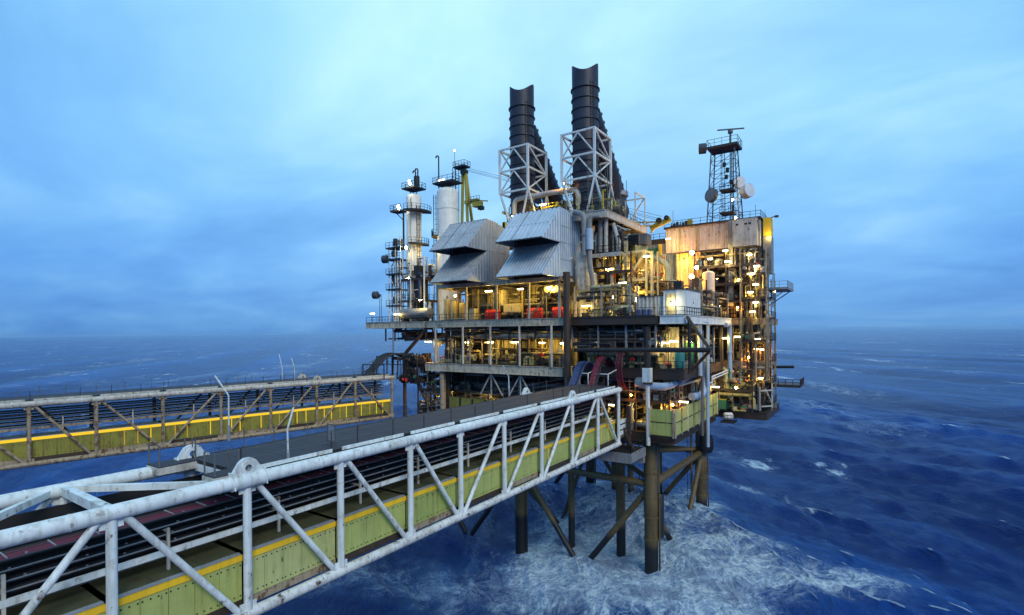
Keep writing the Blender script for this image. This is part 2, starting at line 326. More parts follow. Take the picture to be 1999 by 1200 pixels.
# ------------------------------------------------------------------ the sea
JACKET = (-34.2, 79.5)
def build_sea():
    rng = np.random.default_rng(11)
    r = np.concatenate([np.geomspace(6, 56, 70, endpoint=False), np.geomspace(56, 260, 330, endpoint=False), np.geomspace(260, 60000, 300)])
    mid = math.pi / 2 + YAW
    a = np.concatenate([np.linspace(mid - math.radians(64), mid + math.radians(64), 820), np.linspace(mid + math.radians(64), mid + math.radians(296), 90)[1:-1]])
    R, A = np.meshgrid(r, a, indexing='ij'); X = R * np.cos(A); Y = R * np.sin(A)
    dr = np.gradient(r)[:, None]; gap = np.maximum(dr, R * (math.radians(128) / 820))
    Z = np.zeros_like(X); DX = np.zeros_like(X); DY = np.zeros_like(X); J = np.zeros_like(X)
    wd = math.radians(-127)                                   # where the wind blows to
    lam = np.concatenate([np.array([118, 92, 74, 61]), np.geomspace(46, 1.6, 74)])
    for i, L in enumerate(lam):
        k = 2 * math.pi / L; th = wd + rng.normal(0, .13 if i < 4 else .5)
        amp = ((1.35, 1.0, .7, .5)[i] if i < 4 else (.0078 * L ** .92 if L > 9 else .0115 * L ** .80)) * rng.uniform(.7, 1.3)
        p0 = rng.uniform(0, 6.28); p0 = 1.15 - k * (-24 * math.cos(th) + 67.5 * math.sin(th)) if i < 4 else p0
        ph = k * (X * math.cos(th) + Y * math.sin(th)) + p0
        fade = np.clip((L / gap - 2.5) / 3.0, 0, 1) * amp
        c, s_ = np.cos(ph), np.sin(ph)
        Z += fade * c; q = .85 if L > 16 else 1.15
        DX -= q * fade * s_ * math.cos(th); DY -= q * fade * s_ * math.sin(th); J += np.clip((L / gap - 2.5) / 3.0, 0, 1) * q * k * amp * c
    # churned water round the legs, thrown out and drifting off with the sea
    def g(x, y, sx, sy, ang=0):
        ca, sa = math.cos(ang), math.sin(ang); u = (X - x) * ca + (Y - y) * sa; v = -(X - x) * sa + (Y - y) * ca
        return np.exp(-(u / sx) ** 2 - (v / sy) ** 2)
    foam = 1.0 * g(-36, 74, 17, 15) + .75 * g(-27, 59, 12, 9) + .85 * g(-20, 63, 14, 6, -.2) + .55 * g(-8, 70, 15, 4.5, .25) + .55 * g(-42, 56, 15, 9, .3) + .5 * g(-13, 78, 10, 5, .3) \
        + .42 * g(-26, 118, 22, 7, -.5) + .34 * g(-30, 150, 26, 8, -.4) + .35 * g(2, 76, 10, 2.4, .5) + .45 * g(-24, 95, 8, 10) + .28 * g(-60, 42, 14, 10, .4)
    for lx, ly in LEGS: foam += .8 * g(lx, ly, 2.8, 2.8) + .45 * g(lx + 2.6, ly - 3.4, 2.2, 3.4, .6)
    foam -= .55 * g(-22, 51, 6, 5) + .5 * g(-49, 66, 7, 4)
    crest = np.clip((J - .38) * 1.5, 0, 1)
    n, m = X.shape
    co = np.stack([X + DX, Y + DY, Z], -1).reshape(-1, 3)
    idx = np.arange(n * m).reshape(n, m); nx = np.roll(idx, -1, 1)
    q = np.stack([idx[:-1], nx[:-1], nx[1:], idx[1:]], -1).reshape(-1, 4)
    me = bpy.data.meshes.new('sea'); me.vertices.add(n * m); me.vertices.foreach_set('co', co.ravel().astype(np.float32))
    me.loops.add(q.size); me.loops.foreach_set('vertex_index', q[:, ::-1].ravel().astype(np.int32)); me.polygons.add(len(q)); me.polygons.foreach_set('loop_start', np.arange(0, q.size, 4, dtype=np.int32))
    me.update(calc_edges=True); me.validate()
    me.polygons.foreach_set('use_smooth', [True] * len(me.polygons))
    for nm, arr in (('churn', np.clip(foam, 0, 1.3)), ('crest', crest), ('rise', np.clip(Z / 3.2, -1, 1) * .5 + .5)):
        at = me.attributes.new(nm, 'FLOAT', 'POINT'); at.data.foreach_set('value', arr.ravel().astype(np.float32))
    ob = bpy.data.objects.new('sea', me); COL.objects.link(ob); ob['kind'] = 'structure'
    m_ = bpy.data.materials.new('sea_water'); m_.use_nodes = True; nd, ln = nodes_of(m_.node_tree)
    out = nd('ShaderNodeOutputMaterial'); bs = nd('ShaderNodeBsdfPrincipled'); ln(bs.outputs[0], out.inputs[0])
    ge = nd('ShaderNodeNewGeometry')
    def attr(n): q = nd('ShaderNodeAttribute', attribute_name=n); return q.outputs['Fac']
    def noise(sc, det, ro, vec, dist=0, kind=None):
        n = nd('ShaderNodeTexNoise')
        if kind: n.noise_type = kind
        n.inputs['Scale'].default_value = sc; n.inputs['Detail'].default_value = det; n.inputs['Roughness'].default_value = ro; n.inputs['Distortion'].default_value = dist
        ln(vec, n.inputs['Vector']); return n.outputs['Fac']
    def mth(op, a, b=None, c=None):
        n = nd('ShaderNodeMath', operation=op)
        for i, q in enumerate((a, b, c)):
            if q is None: continue
            if isinstance(q, (int, float)): n.inputs[i].default_value = q
            else: ln(q, n.inputs[i])
        return n.outputs[0]
    def sm(v, lo, hi, a=0., b=1.):
        n = nd('ShaderNodeMapRange', interpolation_type='SMOOTHSTEP'); ln(v, n.inputs[0]); n.inputs[1].default_value = lo; n.inputs[2].default_value = hi; n.inputs[3].default_value = a; n.inputs[4].default_value = b; return n.outputs[0]
    P = ge.outputs['Position']
    wm = nd('ShaderNodeMapping', vector_type='TEXTURE'); wm.inputs['Rotation'].default_value = (0, 0, math.radians(-48)); wm.inputs['Scale'].default_value = (2.8, 1, 1); ln(P, wm.inputs[0]); S = wm.outputs[0]
    # lacy foam: thin ridges of warped noise
    warp = nd('ShaderNodeTexNoise'); warp.inputs['Scale'].default_value = .11; warp.inputs['Detail'].default_value = 4; ln(P, warp.inputs['Vector'])
    wv = nd('ShaderNodeVectorMath', operation='MULTIPLY_ADD'); ln(warp.outputs['Color'], wv.inputs[0]); wv.inputs[1].default_value = (6, 6, 0); ln(P, wv.inputs[2]); Pw = wv.outputs[0]
    lace_a = mth('SUBTRACT', 1.0, mth('MULTIPLY', mth('ABSOLUTE', mth('SUBTRACT', noise(.26, 8, .64, Pw, .6), .5)), 12.0))
    lace_b = mth('SUBTRACT', 1.0, mth('MULTIPLY', mth('ABSOLUTE', mth('SUBTRACT', noise(.85, 7, .62, Pw, .7), .5)), 10.0))
    lace = mth('MAXIMUM', mth('POWER', mth('MAXIMUM', lace_a, 0.0), 1.8), mth('MULTIPLY', mth('POWER', mth('MAXIMUM', lace_b, 0.0), 1.8), .55))
    fine = noise(1.7, 8, .7, Pw, .4)
    cloud = noise(.13, 7, .62, Pw, .5)
    ch = attr('churn')
    soft = mth('MULTIPLY', sm(mth('ADD', mth('MULTIPLY', ch, .55), cloud), .74, 1.16), sm(fine, .28, .62, .35, 1.))
    strands = mth('MULTIPLY', mth('MULTIPLY', lace, sm(mth('ADD', mth('MULTIPLY', ch, .7), noise(.07, 6, .6, P)), .68, 1.06)), sm(fine, .30, .60, .2, 1.))
    # open sea: thin wind streaks and breaking crests
    gust = noise(.017, 5, .6, S, .3)
    drift = mth('POWER', mth('MAXIMUM', mth('SUBTRACT', 1.0, mth('MULTIPLY', mth('ABSOLUTE', mth('SUBTRACT', noise(.30, 8, .66, S, .5), .5)), 11.0)), 0.0), 1.5)
    streak = mth('MULTIPLY', mth('MULTIPLY', drift, sm(gust, .545, .70)), sm(fine, .36, .62, .15, .75))
    capn = noise(.055, 5, .62, S, .5)
    caps = mth('MULTIPLY', sm(mth('ADD', attr('crest'), capn), .93, 1.2), sm(noise(.6, 6, .7, S), .36, .58, .1, .9))
    far = mth('MULTIPLY', sm(noise(.040, 7, .68, S, .2), .605, .66, 0, .85), sm(noise(.3, 4, .6, S), .44, .6))
    fm = mth('MINIMUM', mth('ADD', mth('ADD', mth('MULTIPLY', soft, .46), mth('MULTIPLY', mth('MULTIPLY', strands, sm(cloud, .36, .62, .25, 1.2)), 1.15)), mth('ADD', streak, mth('ADD', caps, far))), 1.0)
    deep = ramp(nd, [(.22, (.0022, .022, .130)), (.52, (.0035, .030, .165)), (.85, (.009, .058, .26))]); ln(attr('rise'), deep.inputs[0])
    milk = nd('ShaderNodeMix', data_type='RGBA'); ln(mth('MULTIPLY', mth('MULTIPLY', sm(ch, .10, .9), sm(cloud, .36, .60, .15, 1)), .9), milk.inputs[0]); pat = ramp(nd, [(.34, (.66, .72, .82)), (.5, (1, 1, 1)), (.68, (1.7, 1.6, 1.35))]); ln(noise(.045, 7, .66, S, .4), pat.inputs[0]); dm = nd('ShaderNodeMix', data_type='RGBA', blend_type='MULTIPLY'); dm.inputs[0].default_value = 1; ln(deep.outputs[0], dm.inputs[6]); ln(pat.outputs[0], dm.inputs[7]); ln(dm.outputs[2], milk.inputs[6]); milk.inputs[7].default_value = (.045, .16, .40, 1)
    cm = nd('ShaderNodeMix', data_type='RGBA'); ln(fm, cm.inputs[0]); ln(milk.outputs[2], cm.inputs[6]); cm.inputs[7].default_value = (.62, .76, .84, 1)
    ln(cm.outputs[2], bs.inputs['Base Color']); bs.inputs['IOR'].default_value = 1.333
    ln(mth('ADD', mth('MULTIPLY', fm, .5), .20), bs.inputs['Roughness'])
    bs.inputs['Specular IOR Level'].default_value = .27; bs.inputs['Specular Tint'].default_value = (.72, .88, 1, 1)
    h = mth('ADD', mth('ADD', mth('ADD', mth('MULTIPLY', noise(.30, 8, .68, S, .4), 2.0), mth('MULTIPLY', noise(1.5, 8, .7, S, .3), 1.0)), mth('MULTIPLY', noise(.06, 6, .62, S), 5.0)), mth('MULTIPLY', noise(.012, 5, .6, S), 9.0))
    b = nd('ShaderNodeBump'); b.inputs['Strength'].default_value = .9; b.inputs['Distance'].default_value = .9; ln(h, b.inputs['Height']); ln(b.outputs[0], bs.inputs['Normal'])
    me.materials.append(m_)
LEGS = [(-24.0, 67.5), (-23.4, 90.3), (-44.9, 67.8), (-45.2, 93.0), (-66, 68), (-66, 92)]
build_sea()

# ------------------------------------------------------------------ the jacket that carries the platform
def build_jacket():
    t = thing('steel_jacket', 'brown tubular steel jacket whose legs stand in the foaming sea under the platform', 'platform legs', (-34, 79, 0))
    for i, (x, y) in enumerate(LEGS):
        lg = MB().lathe((x, y, -6), (0, 0, 1), [(.88, 0), (.88, 14), (.96, 14.2), (.96, 16.2), (.88, 16.4), (.88, 24.6)], 22).build('leg', 'leg', t)
        for z in (4.4, 7.3, 9.9, 13.2, 16.9): MB().lathe((x, y, z), (0, 0, 1), [(.88, 0), (.97, .02), (.97, .28), (.88, .3)], 20).bx(x + .85, x + 1.2, y - .12, y + .12, z, z + .28).build('riser_clamp', 'leg', lg)
        MB().tube((x + 1.12, y, -4), (x + 1.12, y, 18.5), .11, 8).build('riser', 'leg', lg)
        if i == 1: MB().lathe((x + .9, y - .6, 11.8), (0, 0, 1), [(.02, 0), (1.0, .1), (1.25, .8), (1.25, 2.2), (1.0, 2.9), (.02, 3)], 16).build('fender', 'black', lg)
        if i == 0: MB().lathe((x + .8, y + .9, 4.6), (0, 0, 1), [(.5, 0), (.62, .1), (.62, 5.6), (.5, 5.8)], 14).build('fender', 'black', lg)
    A, B, Cc, D, E_, F_ = LEGS; r = .42
    def br(a, b, rr=r): MB().tube(a, b, rr, 12).build('brace', 'leg', t)
    for (p, q) in ((A, Cc), (B, D), (Cc, E_), (D, F_)):
        m = ((p[0] + q[0]) / 2, (p[1] + q[1]) / 2)
        br((*p, 11.5), (m[0] + .6 * (1 if p[0] > m[0] else -1), m[1], -1.5)); br((*q, 11.5), (m[0] - .6 * (1 if p[0] > m[0] else -1), m[1], -1.5)); br((*p, 11.7), (*q, 11.7), .48)
    for (p, q) in ((A, B), (Cc, D)):
        m = ((p[0] + q[0]) / 2, (p[1] + q[1]) / 2)
        br((*p, 9.2), (m[0], m[1] - .9, -1.2), .4); br((*q, 11.0), (m[0], m[1] + 1.0, -1.2), .4); br((*p, 11.6), (*q, 11.6), .52)
    br((*A, 12.2), ((A[0] + D[0]) / 2, 79.5, 12.2), .36); br(((A[0] + D[0]) / 2, 79.5, 12.2), (*D, 12.2), .36); br((*Cc, 12.4), ((A[0] + D[0]) / 2, 79.5, 12.2), .36); br(((A[0] + D[0]) / 2, 79.5, 12.2), (*B, 12.2), .36)
    for k in range(5): MB().bx(-25.6 - k * 2.4, -25.52 - k * 2.4, 67.4, 67.5, 12.1, 12.9).build('anode', 'dark', t)
    for x, y, rr, z1 in ((-29.9, 71.4, .66, 21), (-39, 90.2, .5, 21), (-35.4, 89.1, .5, 21), (-31.4, 93.4, .30, 21), (-38.0, 71.5, .5, 21), (-24.6, 88.9, .17, 20)):
        MB().tube((x, y, -6), (x, y, z1), rr, 14).build('conductor', 'leg', t)
    MB().ladder((-25.2, 89.6, -2), (-25.2, 89.6, 18), .6, (1, 0, 0), False).build('ladder', 'dark', t)
build_jacket()

# ------------------------------------------------------------------ the two bridges
def lug_mesh(y, x, z):
    """an upright plate with a pin hole, on a saddle over the chord"""
    mb = MB(); hy, hz = y, z + .62; pr = [(-.95, -.15), (-.85, .30), (-.42, .95), (-.18, 1.10), (.18, 1.10), (.42, .95), (.85, .30), (.95, -.15)]
    def hit(a):
        d = (math.cos(a), math.sin(a)); best = 9
        for (ay, az), (by, bz) in zip(pr, pr[1:] + pr[:1]):
            ay, az, by, bz = ay, az - .62, by, bz - .62; ex, ez = by - ay, bz - az; den = d[0] * ez - d[1] * ex
            if abs(den) < 1e-9: continue
            t = (ay * ez - az * ex) / den; s = (ay * d[1] - az * d[0]) / den
            if t > 0 and -.001 <= s <= 1.001: best = min(best, t)
        return d[0] * best, d[1] * best
    n = 40
    for th, ro in ((.10, None), (.16, .34)):
        vs = []
        for sx in (-th, th):
            for k in range(n):
                a = 2 * math.pi * k / n; o = hit(a) if ro is None else (ro * math.cos(a), ro * math.sin(a))
                vs += [(x + sx, hy + .17 * math.cos(a), hz + .17 * math.sin(a)), (x + sx, hy + o[0], hz + o[1])]
        fs = []
        for k in range(n):
            i, j = 2 * k, 2 * ((k + 1) % n); m = 2 * n
            fs += [(i, j, j + 1, i + 1), (m + i + 1, m + j + 1, m + j, m + i), (i + 1, j + 1, m + j + 1, m + i + 1), (j, i, m + i, m + j)]
        mb.add(vs, fs)
    mb.lathe((x, y - .8, z), (0, 1, 0), [(.33, 0), (.40, .01), (.40, 1.59), (.33, 1.6)], 20)
    for s in (-1, 1): mb.quad((x - .42, y + s * .8, z - .3), (x + .42, y + s * .8, z - .3), (x + .22, y + s * .8, z + .5), (x - .22, y + s * .8, z + .5), .05)
    return mb
def build_bridge(label, ys, y_deck, side_mat, chord, web, strip, lamps, name='footbridge'):  # lamps: more and brighter glowing joints, no lamps are built
    """local frame: x=0 front chord, x=-5.7 rear chord, y=0 at the platform, negative towards the viewer"""
    global XF
    rng = random.Random(len(label)); ZT, ZB, WX = 24.82, 18.22, -5.7; y_end = ys[-1] - 5
    t = thing(name, label, 'bridge', (0, 0, ZB), 'bridges to the platform')
    def part(mb, n, m, p=t): return mb.build(n, m, p)
    for x in (0, WX):
        ch = part(MB().pipe([(x, y_end, ZT), (x, .45, ZT)], .33, 22), 'top_chord', chord)
        for y in ys:
            for dz, zz in ((-.62, ZT), (.58, ZB)): part(MB().bx(x - .025, x + .025, y - .42, y + .42, min(zz, zz + dz), max(zz, zz + dz)), 'gusset_plate', web)
            MB().lathe((x, y - 1.35, ZT), (0, 1, 0), [(.328, -.05), (.345, -.03), (.345, .03), (.328, .05)], 22).build('weld_seam', 'chord_rusty', ch)
        part(MB().pipe([(x, y_end, ZB), (x, .2, ZB)], .29, 20), 'bottom_chord', 'chord_rusty' if chord == 'bridge_white' else 'old_rusty')
        for k, y in enumerate(ys):
            part(MB().tube((x, y, ZB), (x, y, ZT), .20, 16), 'post', web)
            if k + 1 < len(ys):
                y2 = ys[k + 1]; (ya, yb) = (y2, y) if k in (1, 2, 3, 4, 9) else (y, y2)       # a: foot, b: head
                part(MB().tube((x, ya + (.35 if yb > ya else -.35), ZB + .1), (x, yb + (.35 if ya > yb else -.35), ZT - .1), .155, 14), 'diagonal_brace', web)
        for y in (ys[2] + .1, ys[8]): part(lug_mesh(y, x, ZT), 'lifting_lug', chord)
    # cross beams and plan bracing where the deck is missing; floor beams all along
    for k, y in enumerate(ys):
        part(MB().bar((0, y, ZB), (WX, y, ZB), .26, .34), 'cross_beam', web)
        if y < y_deck + 1 or k == 0: part(MB().bar((0, y, ZT + .02), (WX, y, ZT + .02), .34, .40), 'cross_beam', web)
    part(MB().bar((WX, ys[9] + .2, ZT), (0, ys[8] - .7, ZT), .24, .30), 'plan_brace', web)
    for k in (9, 10): part(MB().bar((WX if k == 9 else 0, ys[k] - .4, ZT), (0 if k == 9 else WX, ys[k + 1], ZT), .24, .30), 'plan_brace', web)
    # the enclosed walkway
    for k in range(len(ys) - 1):
        y1, y0 = ys[k] - .05, ys[k + 1] + .05
        mb = MB(); nP = 5; dy = (y1 - y0) / nP
        for i in range(nP):
            a = y0 + i * dy; mb.bx(-.52, -.46, a + .012, a + dy - .012, ZB + .62, 20.78)
        bm = mb.mark(1)
        for i in range(nP):
            for q in (.08, .36, .64, .92):
                for z in (ZB + .82, 20.55): bm.lathe((-.462, y0 + (i + q) * dy, z), (1, 0, 0), [(.04, 0), (.04, .02), (.005, .03)], 6)
        p = part(mb, 'cladding_panel', (side_mat if side_mat != 'lime' else ('lime', 'lime_faded', 'lime', 'lime_dark')[(k * 5 + 2) % 4 if k % 3 else 0], 'black'))
        part(MB().bx(-.56, -.40, y0, y1, 20.76, 21.10), 'yellow_strip', strip)  # on the far bridge the strip itself glows, with no lamp inside
        if (lamps and k < 6) or (not lamps and k < 3):
            for i in range(1, 5 if lamps else 3): yy = y0 + (y1 - y0) * (i * (1 if lamps else 1.6) + rng.uniform(-.12, .12)) / 5; rng.random() < .74 and part(MB().bx(-.455, -.43, yy - .05, yy + .05, ZB + .75, 20.7), 'joint_glow', rng.choice(('leak_glow', 'dim_leak_glow')) if lamps else 'dim_leak_glow')  # glowing joints stand in for light leaking from inside
        part(MB().bx(-.62, -.36, y0 - .2, y1 + .2, 21.10, 21.16), 'eaves_trim', 'galv')
        part(MB().bx(-.60, -.42, y0 - .1, y1 + .1, ZB + .22, ZB + .60), 'sill', 'old_rusty' if k % 2 else 'brown')
        rf = MB()
        for i in range(3): q = (y1 - y0 + .4) / 3; rf.bx(-3.1, -.62, y0 - .2 + i * q, y0 - .2 + (i + 1) * q - .03, 21.07, 21.13)
        part(rf, 'walkway_roof', 'roof_olive')
    part(MB().bx(-3.1, -.6, y_end, 0, ZB + .55, ZB + .68), 'walkway_floor', 'dark')
    part(MB().bx(-3.16, -3.1, y_end, 0, ZB + .55, 21.1), 'walkway_wall', 'roof_olive')
    if not lamps: part(MB().bx(-5.5, -3.2, y_end, -.3, 20.05, 20.12).bx(-5.56, -5.5, y_end, -.3, 20.05, 24.2), 'pipe_deck', 'dark')
    # cable trays beside the walkway and the pipes behind them
    part(MB().bar((-1.55, y_end, 21.95), (-1.55, -1, 21.95), .16, .26), 'tray_beam', web)
    sup = [y0 - 2.9 for y0 in ys[:-1]]
    for y in sup:
        part(MB().bar((-1.55, y, 21.1), (-1.55, y, 23.05), .12).bar((-1.5, y, 22.9), (-3.9, y, 22.9), .09).bar((-1.5, y, 22.3), (-3.9, y, 22.3), .09), 'tray_support', 'old_white')
    for x0, x1, z in ((-3.0, -1.75, 23.42), (-3.3, -1.85, 22.98), (-3.5, -1.9, 22.56), (-3.7, -1.95, 22.14)):
        part(MB().bx(x0, x1, y_end, -.5, z - .02, z).bx(x0, x0 + .02, y_end, -.5, z - .02, z + .11).bx(x1 - .02, x1, y_end, -.5, z - .02, z + .11), 'cable_tray', 'dark')
        n = 9
        for i in range(n):
            xx = x0 + .1 + (x1 - x0 - .2) * i / (n - 1); mg = z > 23.2 and i % 2 == 0 and i
            part(MB().pipe([(xx + rng.uniform(-.02, .02), y_end, z + .05), (xx, y_end / 2, z + .05), (xx + rng.uniform(-.02, .02), -.6, z + .05)], .050, 6), 'cable', 'magenta' if mg or (z > 23.2 and i > 3) else ('black' if i % 3 else 'dark'))
        part(MB().bx(x1 - .01, x1 + .02, y_end, -.5, z + .07, z + .12), 'tray_rail', 'galv' if z < 23 else 'steel')
        dots = MB()
        for i in range(int(-y_end / 1.9)): yy = -1.2 - i * 1.9 + rng.uniform(-.5, .5); xx = x1 - rng.uniform(.05, .5); dots.bx(xx - .05, xx + .05, yy - .04, yy + .04, z + .1, z + .15)
        part(dots, 'cable_clip', 'galv')
        if z > 23.2:
            cl = MB()
            for i in range(int(-y_end / 1.45)): cl.bx(x0 + .15, x1 - .1, -1 - i * 1.45, -.95 - i * 1.45, z + .09, z + .125)
            part(cl, 'cable_clip', 'galv')
    for x, z, r, m in ((-3.75, 23.85, .11, 'pipe_grey'), (-4.3, 20.6, .20, 'pipe_grey'), (-4.8, 20.7, .16, 'old_rusty'), (-4.4, 22.9, .14, 'pipe_grey'), (-4.9, 23.5, .09, 'steel'), (-5.1, 21.9, .12, 'dark')):
        part(MB().pipe([(x, y_end, z), (x, 0, z)], r, 10), 'pipe', m)
    for y in ys: part(MB().bar((-3.2, y + .3, 20.3), (WX, y + .3, 20.3), .16).bar((-3.6, y + .3, 22.7), (WX, y + .3, 22.7), .12).bar((-3.6, y + .3, 23.7), (WX, y + .3, 23.7), .1), 'pipe_support', 'dark')
    # the grating deck on top
    dk = MB(); y = y_deck; 
    while y < .3:
        L = min(1.52, .3 - y)
        for x0, x1 in ((-5.75, -3.85), (-3.83, -2.05), (-2.03, -.50)): dk.bx(x0, x1, y, y + L - .025, ZT + .36, ZT + .40)
        y += L
    part(dk, 'deck_grating', 'grate')
    part(MB().bx(-5.80, -5.74, y_deck, .3, ZT + .15, ZT + .42).bx(-.50, -.44, y_deck, .3, ZT + .20, ZT + .42), 'deck_edge', 'dark')
    for i in range(int(-y_deck / 2.9) + 1): part(MB().bar((WX, y_deck + i * 2.9, ZT + .24), (-.4, y_deck + i * 2.9, ZT + .24), .12, .2), 'deck_beam', 'dark')
    for k in range(0, 8): part(MB().bar((-.33, ys[k] - .3, ZT + .42), (-.33, ys[k + 1] + .4, ZT + .42), .07, .20), 'toe_board', chord)
    for x, z0 in ((-.55, ZT + .4), (-5.6, ZT + .4)):
        wires = []; y = y_deck + .1; i = 0
        while y < 0:
            h = rng.choice((.95, 1.1, 1.15)); 
            if rng.random() < .82: part(MB().tube((x, y, z0), (x, y, z0 + h), .032, 6).bx(x - .06, x + .06, y - .06, y + .06, z0, z0 + .12), 'rail_post', 'steel' if x < -3 else 'dark')
            y += rng.choice((1.9, 2.4, 2.9)); i += 1
        for h in (.55, 1.02): part(MB().pipe([(x, y_deck + 7 * j, z0 + h - (.06 if j % 2 else 0)) for j in range(int(-y_deck / 7) + 1)], .012, 4, 1.5), 'wire_rope', 'steel')
    # the stub landings at the deck's viewer end
    for x0, x1, d in ((-6.1, -4.75, 1.9), (-1.45, -.35, 1.3)):
        y0 = y_deck - d
        part(MB().bx(x0, x1, y0, y_deck, ZT + .30, ZT + .40), 'landing_grating', 'grate')
        part(MB().bx(x0 - .03, x0 + .04, y0, y_deck, ZT - .02, ZT + .34).bx(x1 - .04, x1 + .03, y0 - .05, y_deck, ZT - .02, ZT + .34).bx(x0 + .04, x1 - .04, y0 - .06, y0, ZT - .02, ZT + .34), 'landing_fascia', 'old_white')
        for x in (x0 + .06, x1 - .06):
            for yy in (y0 + .06, y_deck - .1): part(MB().tube((x, yy, ZT + .4), (x, yy, ZT + 1.5), .045, 8), 'rail_post', 'steel')
        part(MB().pipe([(x1 - .06, y_deck - .1, ZT + 1.45), (x1 - .06, y0 + .06, ZT + 1.45), (x0 + .06, y0 + .06, ZT + 1.45), (x0 + .06, y_deck - .1, ZT + 1.45)], .013, 5, .05), 'wire_rope', 'steel')
    return t
YS_NEAR = [0, -5.9, -12.1, -18.2, -24.3, -30.0, -35.2, -40.8, -46.3, -51.9, -57.8, -63.8]
XF = Matrix.Translation((-25.4, 60.2, 0))
NEAR = build_bridge('white tubular truss bridge with clean lime cladding in front, its whole grating deck in view', YS_NEAR, -46.4, 'lime', 'bridge_white', 'bridge_white', 'yellow', False)
XF = Matrix.Translation((-66.6, 61.4, -.25)) @ Matrix.Rotation(math.radians(-12.2), 4, 'Z')
build_bridge('rust stained truss bridge further off with lamplit olive cladding, reaching the back of the platform', [0, -6.6, -12.9, -19.6, -26.0, -32.6, -39.2, -45.0, -51.4, -57.9, -64.5, -71], -71, 'olive', 'old_white', 'old_rusty', 'leak_glow', True)
XF = None
def bent_pole(base, knee, tip, label, cat='pole'):
    t = thing('folding_lamp_pole', label, cat, base, 'poles on the bridge decks')
    MB().pipe([base, V(base).lerp(V(knee), .35)], .085, 10).build('sleeve', 'galv', t)
    MB().pipe([base, knee, tip], .05, 8, .08).build('pole', 'bridge_white', t)
    return t
bent_pole(atx(563, 905, -26.1), atx(561, 838, -26.1), atx(573, 795, -26.1), 'bent white pole beside the front chord, about midway along the near bridge deck')
bent_pole(atz(447, 860, 25.2), atz(447, 860, 25.2) + V((0, 0, 2.9)), atz(447, 860, 25.2) + V((-.5, -.6, 4.2)), 'bent pole with thick white sleeve at the far edge of the near bridge deck')
bent_pole(atx(994, 770, -28.5), atx(993, 735, -28.5), atx(982, 714, -28.5), 'bent white pole standing near the platform end of the near bridge deck')
for x, k, g in ((551, 740, 'taller'), (575, 741, 'shorter')):
    b = atz(x, 742, 25.0); bent_pole(b, b + V((0, 0, 1.9)), b + V((-.3, -.3, 4.0 if g == 'taller' else 3.4)), f'{g} of the two thin poles rising from the far bridge deck')

# ------------------------------------------------------------------ decks and their columns
ZC, ZM, ZD, ZH, ZU = 18.9, 27.0, 33.9, 39.7, 49.0     # cellar, mezzanine, main, intake floor, upper deck
def deck(name, label, plates, z, th, edge_mat, floor_mat='dark', beams=True, edges=None):
    """plates: (x0, x1, y0, y1); every plate has floor, edge girders on four sides and joists under it"""
    x, y = plates[0][0], plates[0][2]; t = thing(name, label, 'deck', (x, y, z))
    for i, (x0, x1, y0, y1) in enumerate(plates):
        MB().bx(x0 + .12, x1 - .12, y0 + .12, y1 - .12, z - .10, z).build('floor_plate', floor_mat, t)
        for a, b in (((x0, y0), (x1, y0)), ((x1, y0), (x1, y1)), ((x1, y1), (x0, y1)), ((x0, y1), (x0, y0))):
            mb = MB(); dx, dy = (a[0] - b[0]), (a[1] - b[1]); o = .11
            if abs(dx) > abs(dy):
                s = 1 if dx > 0 else -1; mb.bx(min(a[0], b[0]) + .002 * i, max(a[0], b[0]), a[1] - .1, a[1] + .1, z - th + .08, z - .02).bx(min(a[0], b[0]), max(a[0], b[0]), a[1] - .2, a[1] + .2, z - .02, z + .06).bx(min(a[0], b[0]), max(a[0], b[0]), a[1] - .2, a[1] + .2, z - th, z - th + .08)
            else: mb.bx(a[0] - .1, a[0] + .1, min(a[1], b[1]) + .2, max(a[1], b[1]) - .2, z - th + .08, z - .02).bx(a[0] - .2, a[0] + .2, min(a[1], b[1]) + .2, max(a[1], b[1]) - .2, z - .02, z + .06).bx(a[0] - .2, a[0] + .2, min(a[1], b[1]) + .2, max(a[1], b[1]) - .2, z - th, z - th + .08)
            mb.build('edge_girder', edges[i] if edges else edge_mat, t)
        if beams:
            n = max(1, round((x1 - x0) / 5.4))
            for k in range(1, n): xx = x0 + (x1 - x0) * k / n; MB().bx(xx - .1, xx + .1, y0 + .15, y1 - .15, z - th * .95, z - .12).build('joist', 'dark', t)
            n = max(1, round((y1 - y0) / 5.0))
            for k in range(1, n): yy = y0 + (y1 - y0) * k / n; MB().bx(x0 + .15, x1 - .15, yy - .1, yy + .1, z - th * .8, z - .13).build('joist', 'dark', t)
    return t
MAIN = deck('main_deck', 'main deck of the platform, long pale rusty edge girder under the air intakes', [(-76, -61.4, 64, 79), (-61, -35, 64, 91), (-34.6, -22.1, 64.6, 91), (-21.7, -18.6, 64.9, 91), (-29, -13.6, 91.4, 105)], ZD, 1.0, 'old_white', edges=('girder', 'girder', 'brown', 'white', 'old_rusty'))
MEZZ = deck('mezzanine_deck', 'mezzanine deck with a deep pale edge girder above the near bridge', [(-61.2, -35.2, 64, 79), (-34.8, -19.4, 66.5, 91), (-29, -13.8, 91.4, 105)], ZM, 1.25, 'old_white', edges=('girder', 'brown', 'old_rusty'))
CELL = deck('cellar_deck', 'lowest deck of the platform, its dark underside just above the jacket legs', [(-60, -35, 65.6, 91), (-34.6, -20.4, 65.6, 87.5), (-29, -13.5, 91, 105)], ZC, 1.2, 'brown')
HOODF = deck('intake_floor', 'narrow floor carrying the two air intake boxes above the lamplit room', [(-58.3, -35.2, 63.6, 71.5)], ZH, .55, 'girder')
